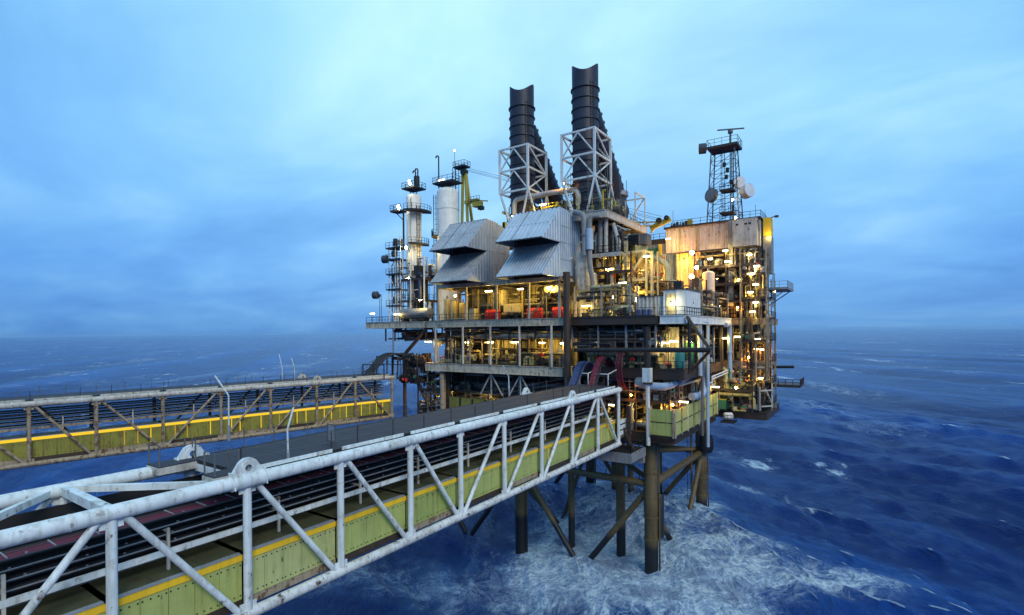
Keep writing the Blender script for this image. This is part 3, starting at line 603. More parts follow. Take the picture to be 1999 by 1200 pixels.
UPPER = deck('upper_deck', 'upper deck with white girders beside the taller stack, above the pipe balcony', [(-58, -36.4, 71.7, 84), (-36, -30.2, 67.6, 84)], ZU, 1.0, 'old_white', 'steel')
def column(p0, p1, r, mat, n=12): return (p0, p1, r, mat, n)
cols = thing('column_frame', 'upright columns carrying the decks one above the other along the front of the platform', 'columns', (-58.7, 64, ZC))
for x in (-58.7, -52.9, -47.5, -42.2, -36.8):
    MB().tube((x, 63.72, ZM + .06), (x, 63.72, ZD - 1), .17, 10).build('column', 'old_white', cols)
for x in (-58.2, -52.3, -46.4, -40.6, -35.6):
    MB().bx(x - .13, x + .13, 63.8, 64.06, ZD + .06, ZH - .55).build('column', 'old_white', cols)
    MB().bx(x - .15, x + .15, 71.3, 71.6, ZD + .06, ZH - .55).build('column', 'pipe_grey', cols)
for x, y in ((-58.5, 66.5), (-45, 67.8), (-58.5, 91), (-45.2, 91), (-23.6, 90)):
    MB().tube((x, y, ZC - 2), (x, y, ZM - 1.25), .55, 14).build('column', 'brown', cols)
    MB().tube((x, y, ZM), (x, y, ZD - 1), .45, 14).build('column', 'dark', cols)
MB().tube((-58.0, 64.6, ZC), (-58.0, 64.6, ZM - 1.2), .5, 14).build('column', 'old_rusty', cols)
for a, b in (((-66.5, 64.6, 28.6), (-61.2, 64.6, 33)), ((-66.6, 64.4, 28.3), (-66.6, 64.4, 17)), ((-66.6, 64.5, 28.0), (-61.0, 66, 17.5)), ((-52.3, 63.9, 34.2), (-56.5, 63.9, 33.95 + .2)), ((-40.5, 64, 34.2), (-36, 64, 39))):
    MB().tube(a, b, .32 if a[0] < -60 else .12, 10).build('brace', 'brown' if a[0] < -60 else 'old_rusty', cols)
MB().tube((-69.2, 64.2, 24.6), (-69.2, 64.2, 33.1), .12, 8).build('column', 'pipe_grey', cols)
solo(MB().tube((-34.15, 63.4, 24.8), (-34.15, 63.4, 40.2), .5, 16).bx(-34.7, -33.6, 63.2, 64.4, 39.4, 39.7), 'dark_column', 'brown', 'thick dark rusty tubular post standing in front of the decks, right of the air intakes', 'column')
cc = thing('corner_column', 'white lower post with dark upper half at the corner where the near bridge lands', 'column', (-23.4, 65, 17.4))
MB().tube((-23.4, 65, 17.4), (-23.4, 65, 25.2), .26, 16).build('lower_post', 'white', cc)
MB().lathe((-23.4, 65, 25.2), (0, 0, 1), [(.26, 0), (.62, .05), (.62, .2), (.46, .3)], 16).build('collar', 'brown', cc)
MB().bx(-23.95, -22.95, 64.5, 65.5, 25.5, 27.3).build('sleeve', 'white', cc)
MB().lathe((-23.45, 65, 27.3), (0, 0, 1), [(.42, 0), (.42, 5.3)], 16).build('upper_post', 'dark', cc)
# the outrigger of dark tubes
og = thing('outrigger_frame', 'long level dark tube with two slanting struts, sticking out past the pale downpipes', 'outrigger', aty(1240, 683, 61.2))
tip = aty(1387, 683, 61.2); MB().tube(aty(1122, 683, 61.2), tip, .29, 12).build('boom', 'dark', og)
for p in (aty(1341, 618, 64.8), aty(1345, 728, 64.8)): MB().tube(tip, p, .2, 10).build('strut', 'brown', og)
MB().tube(aty(1345, 620, 64.8), aty(1347, 725, 64.8), .22, 10).build('post', 'dark', og)
def place_rail(pts, label, mat='dark', **kw): return solo(MB().rail(pts, **kw), 'guard_rail', mat, label, 'railing', 'guard rails along the decks')
place_rail([(-76, 76, ZD), (-76, 64, ZD), (-61.5, 64, ZD)], 'dark railing round the outer end of the main deck, by the white vessels')
place_rail([(-61, 63.9, ZD), (-35.2, 63.9, ZD)], 'long dark railing in front of the lamplit room below the air intakes')
place_rail([(-34.6, 64.5, ZD), (-22.2, 64.5, ZD)], 'dark railing along the main deck edge right of the thick dark post')
place_rail([(-21.7, 64.8, ZD), (-18.6, 64.8, ZD), (-18.6, 73.5, ZD)], 'dark railing round the deck corner in front of the white cabin', step=1.1)
place_rail([(-18.6, 74.5, ZD), (-18.6, 90.8, ZD)], 'dark railing along the side edge of the main deck behind the white cabin')
place_rail([(-58, 64, ZM), (-35.4, 64, ZM)], 'dark railing before the yellow corrugated wall of the mezzanine')
place_rail([(-30.4, 66.5, ZM), (-19.4, 66.5, ZM), (-19.4, 75, ZM)], 'dark railing on the mezzanine corner beside the teal tank')
place_rail([(-36, 67.6, ZU), (-30.3, 67.6, ZU), (-30.3, 84, ZU)], 'dark railing on the upper deck beside the taller stack', step=1.4)

# ------------------------------------------------------------------ air intake boxes
def intake(x0, x1, label, mat, side):
    t = thing('intake_hood', label, 'air intake', (x0, 64, ZH + .06)); zb, zt = ZH + .07, 49.4; yf, yb = 64.0, 70.0; yo = 59.1
    w = x1 - x0
    # the box: ribbed sides with a roof that bends down to the rear
    def roof(y): f = (y - yf) / (yb - yf); return zt - 1.3 * f ** 2.2
    for x, n in ((x1, 1), (x0, -1)):
        mb = MB(); k = 10; prof = []
        for i in range(k):
            for q, h in ((0, 0), (.4, 0), (.5, 1), (.9, 1)): prof.append((yf + (yb - yf) * (i + q) / k, h))
        prof.append((yb, 0)); vs = []
        for y, h in prof: xx = x + n * .11 * h; vs += [(xx, y, zb), (xx, y, roof(y)), (x - n * .06, y, zb), (x - n * .06, y, roof(y))]
        mb.add(vs, [(4 * i, 4 * i + 4, 4 * i + 5, 4 * i + 1) for i in range(len(prof) - 1)] + [(4 * i + 2, 4 * i + 3, 4 * i + 7, 4 * i + 6) for i in range(len(prof) - 1)])
        for z in (42.2, 44.6, 46.9): mb.bx(x + n * .10 - .02, x + n * .10 + .02, yf, yb, z - .03, z + .03)
        mb.bx(x + n * .03 - .05, x + n * .03 + .05, yf - .07, yf + .05, zb, zt)
        mb.build('side_panel', side, t)
    mb = MB(); Y = [yf + (yb - yf) * i / 8 for i in range(9)]
    for a, b in zip(Y[:-1], Y[1:]): mb.quad((x0 + .05, a, roof(a)), (x1 - .05, a, roof(a)), (x1 - .05, b, roof(b)), (x0 + .05, b, roof(b)), .05)
    mb.build('roof', mat, t)
    MB().bx(x0, x1, yb, yb + .05, zb, roof(yb)).build('rear_panel', side, t)
    MB().bx(x0 + .1, x1 - .1, yf + .6, yf + .7, zb + .1, zt - .3).build('filter_screen', 'black', t)
    for zt_, zo, nm in ((zt, 44.55, 'upper_hood'), (44.45, 39.65, 'lower_hood')):
        h = MB(); v = V((0, yo - yf, zo - zt_)); nrm = V((0, zt_ - zo, yo - yf)).normalized(); nrm = V((0, -abs(nrm.y), abs(nrm.z)))
        h.corr((x0, yf, zt_), (w, 0, 0), v, nrm, .48 if nm == 'lower_hood' else .64, .11)
        hp = h.build(nm, mat, t)
        sm = MB()
        for f in (.5, .99): p = V((x0, yf, zt_)) + v * f + nrm * .07; sm.bar(p, p + V((w, 0, 0)), .06, .03)
        if nm == 'upper_hood':
            for f in (.34, .66): p = V((x0 + w * f, yf, zt_)) + nrm * .06; sm.bar(p, p + v, .05, .03)
            sm.bar(V((x0, yf, zt_)) + nrm * .05, V((x1, yf, zt_)) + nrm * .05, .1, .06)
        sm.build('seam', 'steel', hp)
        for x, n in ((x1, 1), (x0, -1)):
            c = MB(); k = 7; L = yf - yo
            def zs(y): return zt_ + (y - yf) / (yo - yf) * (zo - zt_)
            zlow = zo if nm == 'lower_hood' else zo
            prof = []
            for i in range(k):
                for q, hh in ((0, 0), (.4, 0), (.5, 1), (.9, 1)): prof.append((yo + L * (i + q) / k, hh))
            prof.append((yf - .08, 0)); vs = []
            for y, hh in prof: xx = x + n * .10 * hh; vs += [(xx, y, zlow), (xx, y, zs(y)), (x - n * .04, y, zlow), (x - n * .04, y, zs(y))]
            c.add(vs, [(4 * i, 4 * i + 4, 4 * i + 5, 4 * i + 1) for i in range(len(prof) - 1)] + [(4 * i + 2, 4 * i + 3, 4 * i + 7, 4 * i + 6) for i in range(len(prof) - 1)])
            c.bx(x - .05, x + .06, yo, yf - .08, zlow - .05, zlow + .04)
            c.build('cheek', side, t)
        MB().bx(x0 + .05, x1 - .05, yo + .02, yo + .09, zo - .05, zo + .1).build('lip', 'steel', t)
    for x in (x0 + .1, x1 - .1): MB().bx(x - .07, x + .07, yf - .05, yf + .1, zb, zt - .1).build('corner_post', 'dark', t)
    return t
intake(-43.1, -35.4, 'bright ribbed metal air intake with two slanting hoods in front of the taller stack', 'hood', 'hood')
intake(-55.6, -48.2, 'duller ribbed metal air intake with two slanting hoods beside the white vessels', 'hood_dull', 'hood_dull')

# ------------------------------------------------------------------ exhaust stacks
def stack(x, label):
    t = thing('exhaust_stack', label, 'exhaust stack', (x, 74, ZU)); y, r, n = 74.0, 2.05, 40; mb = MB(); prof = []
    z = ZU
    while z < 71.0: prof.append((r * (1 + .004 * math.sin(z * 7)), z)); z += .7
    rim_z = lambda s: 73.5 - (1.45 * s ** 2 if s < 0 else .7 * s ** 2)
    vs = []
    rings = [(rr, zz, 0) for rr, zz in prof] + [(r, 71.0, 0), (r * 1.0, 0, 1), (r * .96, 0, 1), (r * .94, 69.5, 0), (r * .94, 60, 0)]
    for rr, zz, rim in rings:
        for k in range(n):
            a = 2 * math.pi * k / n; s = math.sin(a - .40)
            h = rim_z(s) if rim else zz
            if not rim and zz == 71.0: h = min(71.0, rim_z(s) - .35)
            vs.append((x + rr * math.cos(a), y + rr * math.sin(a), h))
    m = len(rings); mb.add(vs, [(i * n + k, i * n + (k + 1) % n, (i + 1) * n + (k + 1) % n, (i + 1) * n + k) for i in range(m - 1) for k in range(n)])
    mb.build('flue', 'stack', t)
    MB().ladder((x + 1.75, 72.75, ZU + 14), (x + 1.75, 72.75, 70.4), .5, (.7, .7, 0), False).build('ladder', 'dark', t)
    def band(c, ax, rr): return MB().lathe(c, ax, [(rr - .02, -.10), (rr + .17, -.06), (rr + .17, .06), (rr - .02, .10)], 36)
    for i in range(13): band((x, y, 69.6 - 1.62 * i), (0, 0, 1), r + (.06 if i == 0 else 0)).build('stiffener_ring', 'stack', t)
    a, b = V((x, 75.3, 66.6)), V((x, 85.4, 55.2)); d = (b - a).normalized(); L = (b - a).length
    leg = MB().lathe(a, d, [(1.75, 0), (1.8, L * .5), (1.9, L)], 30).build('slanting_duct', 'stack', t)
    for i in range(11): band(a + d * (L * (i + .6) / 11), d, 1.79 + .05 * i / 11).build('stiffener_ring', 'stack', leg)
    MB().lathe((x, 85.4, 49), (0, 0, 1), [(1.9, 0), (1.95, 2.0), (2.35, 3.6), (2.35, 4.1), (1.95, 5.2), (1.95, 7.0), (1.7, 7.4)], 30).build('duct_foot', 'stack', t)
    MB().lathe((x, 85.4, 55.3), (0, 0, 1), [(1.95, 0), (2.25, .1), (2.25, .8), (1.95, .9)], 30).build('collar', 'galv', t)
    for k in range(6): MB().quad((x - .03, 74.5, 50 + k * 2.3), (x - .03, 76.5 + (5 - k) * 1.3, 50 + k * 2.3), (x - .03, 76.2 + (5 - k) * 1.3, 51.9 + k * 2.3), (x - .03, 74.5, 51.9 + k * 2.3), .06).build('web_plate', 'stack', t)
    return t
stack(-36.3, 'taller looking of the two black ringed exhaust stacks, behind the bright air intake')
stack(-48.1, 'black ringed exhaust stack further from the antenna tower, behind the duller air intake')
def stack_frame(x0, label):
    t = thing('stack_frame', label, 'steel frame', (x0, 70.5, ZU)); X = (x0, x0 + 5.5); Y = (70.5, 76.3); Zs = (55.0, 58.5, 62.1); w = .26
    def b(p, q, ww=w, nm='beam'): MB().bar(p, q, ww).build(nm, 'white', t)
    for x in X:
        for y in Y: b((x, y, Zs[0] - .13), (x, y, Zs[2] + .13), .32, 'post')
    for z in Zs:
        for y in Y: b((X[0] + .16, y, z), (X[1] - .16, y, z))
        for x in X: b((x, Y[0] + .16, z), (x, Y[1] - .16, z))
    for z0, z1 in zip(Zs[:-1], Zs[1:]):
        for y in Y: m = (X[0] + X[1]) / 2; b((m, y, z1 - .1), (X[0] + .1, y, z0 + .1), .18, 'diagonal'); b((m, y, z1 - .1), (X[1] - .1, y, z0 + .1), .18, 'diagonal')
        for x in X: up = z0 == Zs[0]; b((x, Y[0] + .1, z0 if up else z1), (x, Y[1] - .1, z1 if up else z0), .18, 'diagonal')
    for x, y, dx, dy in ((X[1], Y[0], -1.6, .2), (X[1], Y[0], 1.1, 1.4), (X[0], Y[0], 1.4, 1.2), (X[0], Y[0], 2.2, .3), (X[1], Y[1], -.3, -1), (X[1], Y[1], .3, 2), (X[0], Y[1], .5, 1)):
        b((x, y, Zs[0]), (x + dx, y + dy, ZU + .06), .24, 'splayed_leg')
    return t
fr = stack_frame(-38.65, 'white braced frame round the foot of the taller black stack')
copy_thing(fr, (-11.65, 0, 0), 'white braced frame round the foot of the stack beside the crane')
f2 = thing('braced_frame', 'slim white braced frame at the end of the upper deck, right of the stack', 'steel frame', (-31, 84, ZU))
for a, b in (((-34, 84.4, 49), (-34, 84.4, 54.2)), ((-30.6, 84.4, 49), (-30.6, 84.4, 54.2)), ((-34, 84.4, 54.2), (-30.6, 84.4, 54.2)), ((-34, 84.4, 49.6), (-30.8, 84.4, 54)), ((-30.6, 80, 54.2), (-30.6, 84.2, 54.2)), ((-30.6, 80, 54.2), (-30.6, 80, 49)), ((-33, 84.4, 51), (-30.7, 84.4, 49.2)), ((-30.4, 82.5, 49), (-30.4, 82.5, 43))):
    MB().bar(a, b, .2).build('beam', 'white', f2)
rng = random.Random(5)
sc = thing('scaffold', 'tangle of thin scaffold poles round the foot of the taller stack', 'scaffolding', (-35, 76, ZU))
for i in range(26):
    x, y = -39 + 8.5 * rng.random(), 70.2 + 7 * rng.random(); z = 50.2 + rng.random() * 2; MB().tube((x, y, ZU), (x + rng.uniform(-.1, .1), y, z + rng.uniform(2, 6.5)), .045, 6).build('pole', 'steel', sc)
for i in range(22):
    x, y, z = -39 + 3 * rng.random(), 70 + 8 * rng.random(), 50.5 + 5.5 * rng.random()
    e = (x + rng.uniform(2, 6), y, z) if i % 2 else (x + 4, y, z); MB().tube(e if i % 3 == 0 else (x, y, z), (e[0], y + rng.uniform(-2, 2) if i % 3 == 0 else y, e[2] + (rng.uniform(-1, 1) if i % 4 == 0 else 0)), .045, 6).build('pole', 'steel', sc)

# ------------------------------------------------------------------ white vessels, crane, small dish tower on the far end
def process_column(x, y, r, zt, label, plats, lad):
    t = thing('process_vessel', label, 'vessel', (x, y, ZD))
    MB().lathe((x, y, ZD + .06), (0, 0, 1), [(r * 1.05, 0), (r * 1.05, .3), (r, .35), (r, zt - ZD - r * .55)] + [(r * math.cos(a), zt - ZD - r * .55 + r * .5 * math.sin(a)) for a in (.3, .6, .9, 1.2, 1.5)], 32).build('shell', 'vessel_white', t)
    for k in range(4): MB().lathe((x, y, ZD + 4 + k * (zt - ZD - 6) / 3.4), (0, 0, 1), [(r, -.05), (r + .04, -.04), (r + .04, .04), (r, .05)], 32).build('ring', 'old_white', t)
    for z, a0, a1, w in plats:
        mb = MB(); n = 9; A = [a0 + (a1 - a0) * i / n for i in range(n + 1)]
        for p, q in zip(A[:-1], A[1:]):
            mb.quad((x + (r + .1) * math.cos(p), y + (r + .1) * math.sin(p), z), (x + (r + w) * math.cos(p), y + (r + w) * math.sin(p), z), (x + (r + w) * math.cos(q), y + (r + w) * math.sin(q), z), (x + (r + .1) * math.cos(q), y + (r + .1) * math.sin(q), z), .12)
        pf = mb.build('service_platform', 'dark', t)
        MB().rail([(x + (r + w - .05) * math.cos(p), y + (r + w - .05) * math.sin(p), z) for p in A], step=1.2, r=.028).build('railing', 'dark', pf)
    lx, ly, zz = lad; MB().ladder((lx, ly, ZD), (lx, ly, zz), .5, (1, .3, 0)).build('ladder', 'dark', t)
    return t
v1 = process_column(-71.6, 72, 1.42, 58.6, 'slimmer white upright vessel at the outer end of the main deck', [(43.5, -1.2, .7, 1.3), (48.8, -1.2, .9, 1.4), (55.0, -1.4, .8, 1.9)], (-69.8, 71.2, 56))
v2 = process_column(-64.8, 74, 2.0, 59.2, 'fatter white upright vessel half hidden by the duller air intake', [(42.5, 3.4, 4.6, 1.2), (50, 3.2, 4.4, 1.1)], (-67.2, 73.0, 58))
for root, c, nm in ((v1, (-71.6, 72), 'top_platform'), (v2, (-64.8, 74), 'top_platform')):
    z = 59.5 if root is v1 else 59.9; w = 1.7 if root is v1 else 2.4; s = MB().bx(c[0] - w, c[0] + w, c[1] - 1.5, c[1] + 1.5, z - .12, z)
    for dx in (-1, 1): s.bar((c[0] + dx, c[1], z), (c[0] + dx * .6, c[1], z - 1.6), .12)
    pf = s.build(nm, 'dark', root); q = [(c[0] - w, c[1] - 1.5, z), (c[0] + w, c[1] - 1.5, z), (c[0] + w, c[1] + 1.5, z), (c[0] - w, c[1] + 1.5, z), (c[0] - w, c[1] - 1.5, z)]
    MB().rail(q, step=1.1).build('railing', 'dark', pf)
    for k, (dx, h) in enumerate(((.5, 3.4), (1.1, 3.7)) if root is v1 else ((-2.2, 5.6),)): MB().pipe([(c[0] + dx, c[1], z - .5), (c[0] + dx, c[1], z + h), (c[0] + dx - .6, c[1], z + h + .1), (c[0] + dx - .7, c[1], z + h - .3)], .13, 8).build('vent_pipe', 'dark', pf)
    if root is v1: s = MB().tube((c[0] + .8, c[1], z), (c[0] + .8, c[1], z + 2.3), .55, 10).build('valve_stack', 'dark', pf)
MB().pipe([(-70.9, 70.55, 57.5), (-70.9, 70.4, 52), (-70.7, 70.45, 40), (-70.7, 70.5, ZD)], .09, 8).build('downpipe', 'old_white', v1)
solo(MB().bx(-69.7, -68.3, 69.9, 71.0, ZD, 44.5), 'pipe_casing', 'black', 'tall black boxed pipe run standing against the slimmer white vessel', 'duct')
drum = thing('skid_drum', 'low grey horizontal drum on the main deck in front of the white vessels', 'drum', (-68, 67.5, ZD))
MB().vessel((-70.5, 67.5, 35.5), (-63, 67.5, 35.5), .95, 18).build('shell', 'pipe_grey', drum)
for x in (-69.5, -64.5): MB().bx(x - .2, x + .2, 66.8, 68.2, ZD + .06, 35.1).build('saddle', 'dark', drum)

cr = thing('pedestal_crane', 'yellow A frame crane with dark ladder mast behind the duller air intake', 'crane', (-68, 84, 48))
top = aty(905, 326, 84)
for px, py, dy in ((901, 432, 0), (914, 432, 0), (925, 425, 2.5)): MB().bar(aty(px, py, 84 + dy) - V((0, 0, 4)), top - V((0, 0, .6)) + V((.5 if px > 903 else -.2, 0, 0)), .45).build('gantry_leg', 'crane_yellow', cr)
lm = MB(); lx = aty(890, 400, 84).x
for dx in (-.45, .45):
    for dy in (-.45, .45): lm.bar((lx + dx, 84 + dy, 46), (lx + dx, 84 + dy, 66.5), .09)
for i in range(20): z = 46.5 + i; lm.bar((lx - .45, 83.55, z), (lx + .45, 83.55, z), .05).bar((lx - .45, 84.45, z), (lx + .45, 84.45, z), .05).bar((lx - .45, 83.55, z), (lx + .45, 83.55, z + 1), .045).bar((lx - .45, 83.55, z), (lx - .45, 84.45, z + .5), .045)
lm.build('ladder_mast', 'dark', cr)
pz = 66.4; MB().bx(-71.2, -68.2, 83, 85, pz - .15, pz).lathe((-69, 84, 65.3), (0, 1, 0), [(.02, -.5), (.7, -.5), (.7, .5), (.02, .5)], 14).build('top_platform', 'dark', cr)
MB().rail([(-71.2, 83, pz), (-68.2, 83, pz), (-68.2, 85, pz), (-71.2, 85, pz), (-71.2, 83, pz)], step=.8).build('railing', 'dark', cr)
MB().tube((-70.9, 83.2, pz), (-70.9, 83.2, pz + 3.4), .05, 6).build('flag_pole', 'steel', cr)
MB().bar(aty(908, 395, 84), aty(935, 391, 84), .6, .7).bar(aty(935, 391, 84), aty(952, 392, 84), .22).bx(-66.5, -64.6, 83.4, 84.6, 57.6, 58.6).build('winch_arm', 'crane_yellow', cr)
MB().bx(-65.2, -64.2, 83.5, 84.5, 56.9, 57.6).build('machine_box', 'dark', cr)
MB().rail([(-67.5, 83.4, 58.6), (-64.6, 83.4, 58.6)], step=.7).build('railing', 'dark', cr)
bt, bf = aty(1292, 436, 88), V((-66, 84.5, 53.0)); bm = MB()
for dz in (-.5, .5):
    for dy in (-.5, .5): bm.bar(bf + V((0, dy, dz)), bt + V((0, dy * .5, dz * .6)), .13)
for i in range(24):
    p, q = bf.lerp(bt, i / 24), bf.lerp(bt, (i + 1) / 24); bm.bar(p + V((0, -.4, -.4)), q + V((0, -.4, .4)), .07).bar(p + V((0, .4, .4)), q + V((0, .4, -.4)), .07)
bm.build('boom', 'crane_yellow', cr)
MB().lathe(bt + V((-.4, -.5, .5)), (0, 1, 0), [(.1, 0), (.5, .05), (.5, .3), (.1, .35)], 16).lathe(bt + V((.9, -.5, .8)), (0, 1, 0), [(.1, 0), (.42, .05), (.42, .3), (.1, .35)], 16).build('sheave', 'dark', cr)
MB().bar(bt + V((-2, 0, -.6)), bt + V((1.5, 0, .6)), .5, .8).bar(bt + V((-2, 0, -1.4)), bt + V((0, 0, .6)), .25).build('boom_tip', 'crane_yellow', cr)
for dz, e in ((0, 0), (-.35, -.5), (-.6, -.8)): MB().tube(top + V((0, 0, dz)), bt + V((0, 0, 1.2 + e)), .035, 5).build('wire', 'steel', cr)

lt = thing('pipe_tower', 'small open white pipe tower near the two drum antennas at the platform corner', 'tower', (-74, 70, ZD))
for x in (-75.7, -73.9, -72.6):
    for y in (69.3, 71.3): MB().bar((x, y, ZD), (x, y, 48.6 if x < -73 else 50.5), .14).build('post', 'white', lt)
for z in (37.2, 40.3, 43.2, 46.0, 48.2):
    MB().bx(-76.2, -72.3, 69.0, 71.6, z - .1, z).build('floor', 'dark', lt); MB().rail([(-76.2, 69, z), (-72.3, 69, z)], step=1).build('railing', 'dark', lt)
for i, (z0, z1) in enumerate(((34, 37.2), (37.2, 40.3), (40.3, 43.2), (43.2, 46))): MB().bar((-75.7 if i % 2 else -73.9, 69.3, z0), (-73.9 if i % 2 else -75.7, 69.3, z1), .1).build('diagonal', 'white', lt)
for x, z, r, h, m in ((-75, 41, .5, 2.2, 'drum'), (-73.4, 44.0, .55, 1.6, 'old_white'), (-75.1, 46.6, .6, 1.3, 'drum'), (-73.2, 48.6, .6, 1.3, 'drum'), (-74.8, 48.6, .45, 1.6, 'dark'), (-74.4, 34.4, .7, 1.6, 'cream'), (-74.9, 37.6, .5, 1.5, 'blue')): MB().vessel((x, 70.2, z), (x, 70.2, z + h), r, 14).build('vessel', m, lt)
for x in (-75.2, -74.4, -73.2): MB().pipe([(x, 69.6, ZD), (x, 69.6, 45), (x + .5, 70.1, 46)], .1, 8).build('pipe', 'blue' if x < -75 else 'pipe_grey', lt)
MB().pipe([(-73.4, 71, 48), (-73.4, 71, 55.8)], .18, 8).build('vent_pole', 'dark', lt)
pl = MB().bx(-76, -73.2, 70, 72, 55.3, 55.5).bar((-73.4, 71, 53.6), (-75.4, 71, 55.3), .12).build('top_platform', 'dark', lt); MB().rail([(-73.2, 70, 55.5), (-76, 70, 55.5), (-76, 72, 55.5)], step=.9).build('railing', 'dark', pl)
def drum_antenna(p, d, r, L, label, mat='drum'):
    p, d = V(p), V(d).normalized(); t = thing('drum_antenna', label, 'antenna', p, 'round antennas')
    MB().lathe(p - d * L / 2, d, [(.02, -.12), (r * .5, -.1), (r * .9, 0), (r, .05), (r, L), (r * .98, L + .02)], 26).build('shroud', mat, t)
    MB().lathe(p + d * L / 2, d, [(r * .99, 0), (r * .6, .05), (.02, .07)], 26).build('radome', 'dish' if mat == 'dish' else 'pipe_grey', t)
    MB().bar(p - d * (L / 2 + .1), p - d * (L / 2 + .7), .25).build('bracket', 'dark', t)
    return t
drum_antenna((-77.4, 70, 46.4), (-1, -.3, .0), .78, 1.0, 'upper of the two dark drum antennas at the outermost corner')
drum_antenna((-77.4, 67.5, 39.3), (-1, -.3, .0), .72, .9, 'lower of the two dark drum antennas, on a short ladder post')
MB_ = MB().ladder((-76.2, 67.6, ZD), (-76.2, 67.6, 39.2), .5, (1, 0, 0), False).bar((-76.2, 67.6, 39), (-76.8, 67.5, 39.2), .15)
solo(MB_, 'ladder_post', 'dark', 'short dark ladder post carrying the lower drum antenna', 'ladder')

# ------------------------------------------------------------------ walls and rooms
def wall(name, label, o, u, h, n, mat, pitch=.35, depth=.06, cat='wall', posts=0, pm='dark', floor_strip=None):
    o, u = V(o), V(u); t = thing(name, label, cat, o); MB().corr(o, u, (0, 0, h), n, pitch, depth).build('cladding', mat, t)
    for k in range(posts + 1 if posts else 0): p = o + u * (k / posts) + V(n) * .14; MB().bar(p, p + V((0, 0, h)), .18).build('post', pm, t)
    return t
wall('corrugated_wall', 'long yellow lit corrugated wall along the mezzanine, above the near bridge', (-52.5, 69.6, ZM), (16.9, 0, 0), 5.7, (0, -1, 0), 'ochre', .42, .09, posts=6)
wall('corrugated_wall', 'short yellow lit corrugated wall right of the dark post on the mezzanine, behind the red hoses', (-34.6, 70.5, ZM), (7.6, 0, 0), 5.5, (0, -1, 0), 'ochre', .42, .09, posts=3)
wall('corrugated_wall', 'pale lit wall behind the teal tank on the mezzanine corner', (-27.0, 70.5, ZM), (6.0, 0, 0), 5.5, (0, -1, 0), 'cream', .3, .04)
wall('room_wall', 'cream rear wall of the lamplit room below the air intakes', (-58.0, 71.0, ZD), (22.6, 0, 0), 5.2, (0, -1, 0), 'cream', 1.2, .04, posts=8, pm='cream')
wall('corrugated_wall', 'cream wall in the open process area behind the yellow braced frame', (-35.0, 77.5, ZD), (11.6, 0, 0), 9.5, (0, -1, 0), 'cream', .5, .08, posts=4, pm='ochre')
wall('corrugated_wall', 'orange lit corrugated wall under the pale upper module, behind the white cabin', (-33.5, 92.8, ZD), (9.6, 0, 0), 11.7, (0, -1, 0), 'pinkish', .95, .24, posts=2, pm='ochre')
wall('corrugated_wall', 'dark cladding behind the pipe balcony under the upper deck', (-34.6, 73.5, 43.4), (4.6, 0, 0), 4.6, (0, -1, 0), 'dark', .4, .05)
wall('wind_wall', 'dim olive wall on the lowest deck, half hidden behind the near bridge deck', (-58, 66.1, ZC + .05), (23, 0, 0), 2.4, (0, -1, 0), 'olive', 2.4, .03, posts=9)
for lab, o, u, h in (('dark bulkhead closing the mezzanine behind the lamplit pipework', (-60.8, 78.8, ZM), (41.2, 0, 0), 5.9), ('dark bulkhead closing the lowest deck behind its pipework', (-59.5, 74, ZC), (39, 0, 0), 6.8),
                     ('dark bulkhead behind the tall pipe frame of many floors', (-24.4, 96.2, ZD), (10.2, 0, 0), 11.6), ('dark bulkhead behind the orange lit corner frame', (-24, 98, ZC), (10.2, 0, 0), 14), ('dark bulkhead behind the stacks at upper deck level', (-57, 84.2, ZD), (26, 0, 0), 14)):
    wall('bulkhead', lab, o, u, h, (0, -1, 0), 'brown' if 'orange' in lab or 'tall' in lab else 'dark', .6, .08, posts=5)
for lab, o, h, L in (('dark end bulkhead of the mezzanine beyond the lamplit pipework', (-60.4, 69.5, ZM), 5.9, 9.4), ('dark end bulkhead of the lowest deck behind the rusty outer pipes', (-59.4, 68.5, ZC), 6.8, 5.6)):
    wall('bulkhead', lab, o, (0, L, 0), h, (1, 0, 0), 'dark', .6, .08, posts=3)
def panel_wall(label, a, b, z0, z1, n):
    a, b = V(a), V(b); t = thing('wind_wall', label, 'wall', (a.x, a.y, z0)); L = (b - a).length; k = max(1, round(L / 2.7)); d = (b - a) / k; nn = V(n)
    for i in range(k):
        p, q = a + d * i + d.normalized() * .13, a + d * (i + 1) - d.normalized() * .13
        for za, zb in ((z0, (z0 + z1) / 2 - .06), ((z0 + z1) / 2 + .06, z1)): MB().quad((p.x, p.y, za), (q.x, q.y, za), (q.x, q.y, zb), (p.x, p.y, zb), .05).build('panel', 'lime', t)
    for i in range(k + 1):
        p = a + d * i + nn * .06; MB().bar((p.x, p.y, z0 - .25), (p.x, p.y, z1 + .15), .16).build('post', 'old_white' if i % 2 == 0 else 'old_rusty', t)
    m = (z0 + z1) / 2; MB().bar((a.x, a.y, m) , (b.x, b.y, m), .09).bar((a.x, a.y, z0 - .2), (b.x, b.y, z0 - .2), .22).build('rail', 'dark', t)
    return t
panel_wall('short lime panel wall at the corner of the lowest deck, beside the white post', (-23.2, 64.9, 18.85), (-20.15, 64.9, 18.85), 18.85, 22.1, (0, -1, 0))
panel_wall('long lime panel wall running back along the side of the lowest deck above the sea', (-20.0, 65.1, 18.85), (-20.0, 87.0, 18.85), 18.85, 22.1, (1, 0, 0))

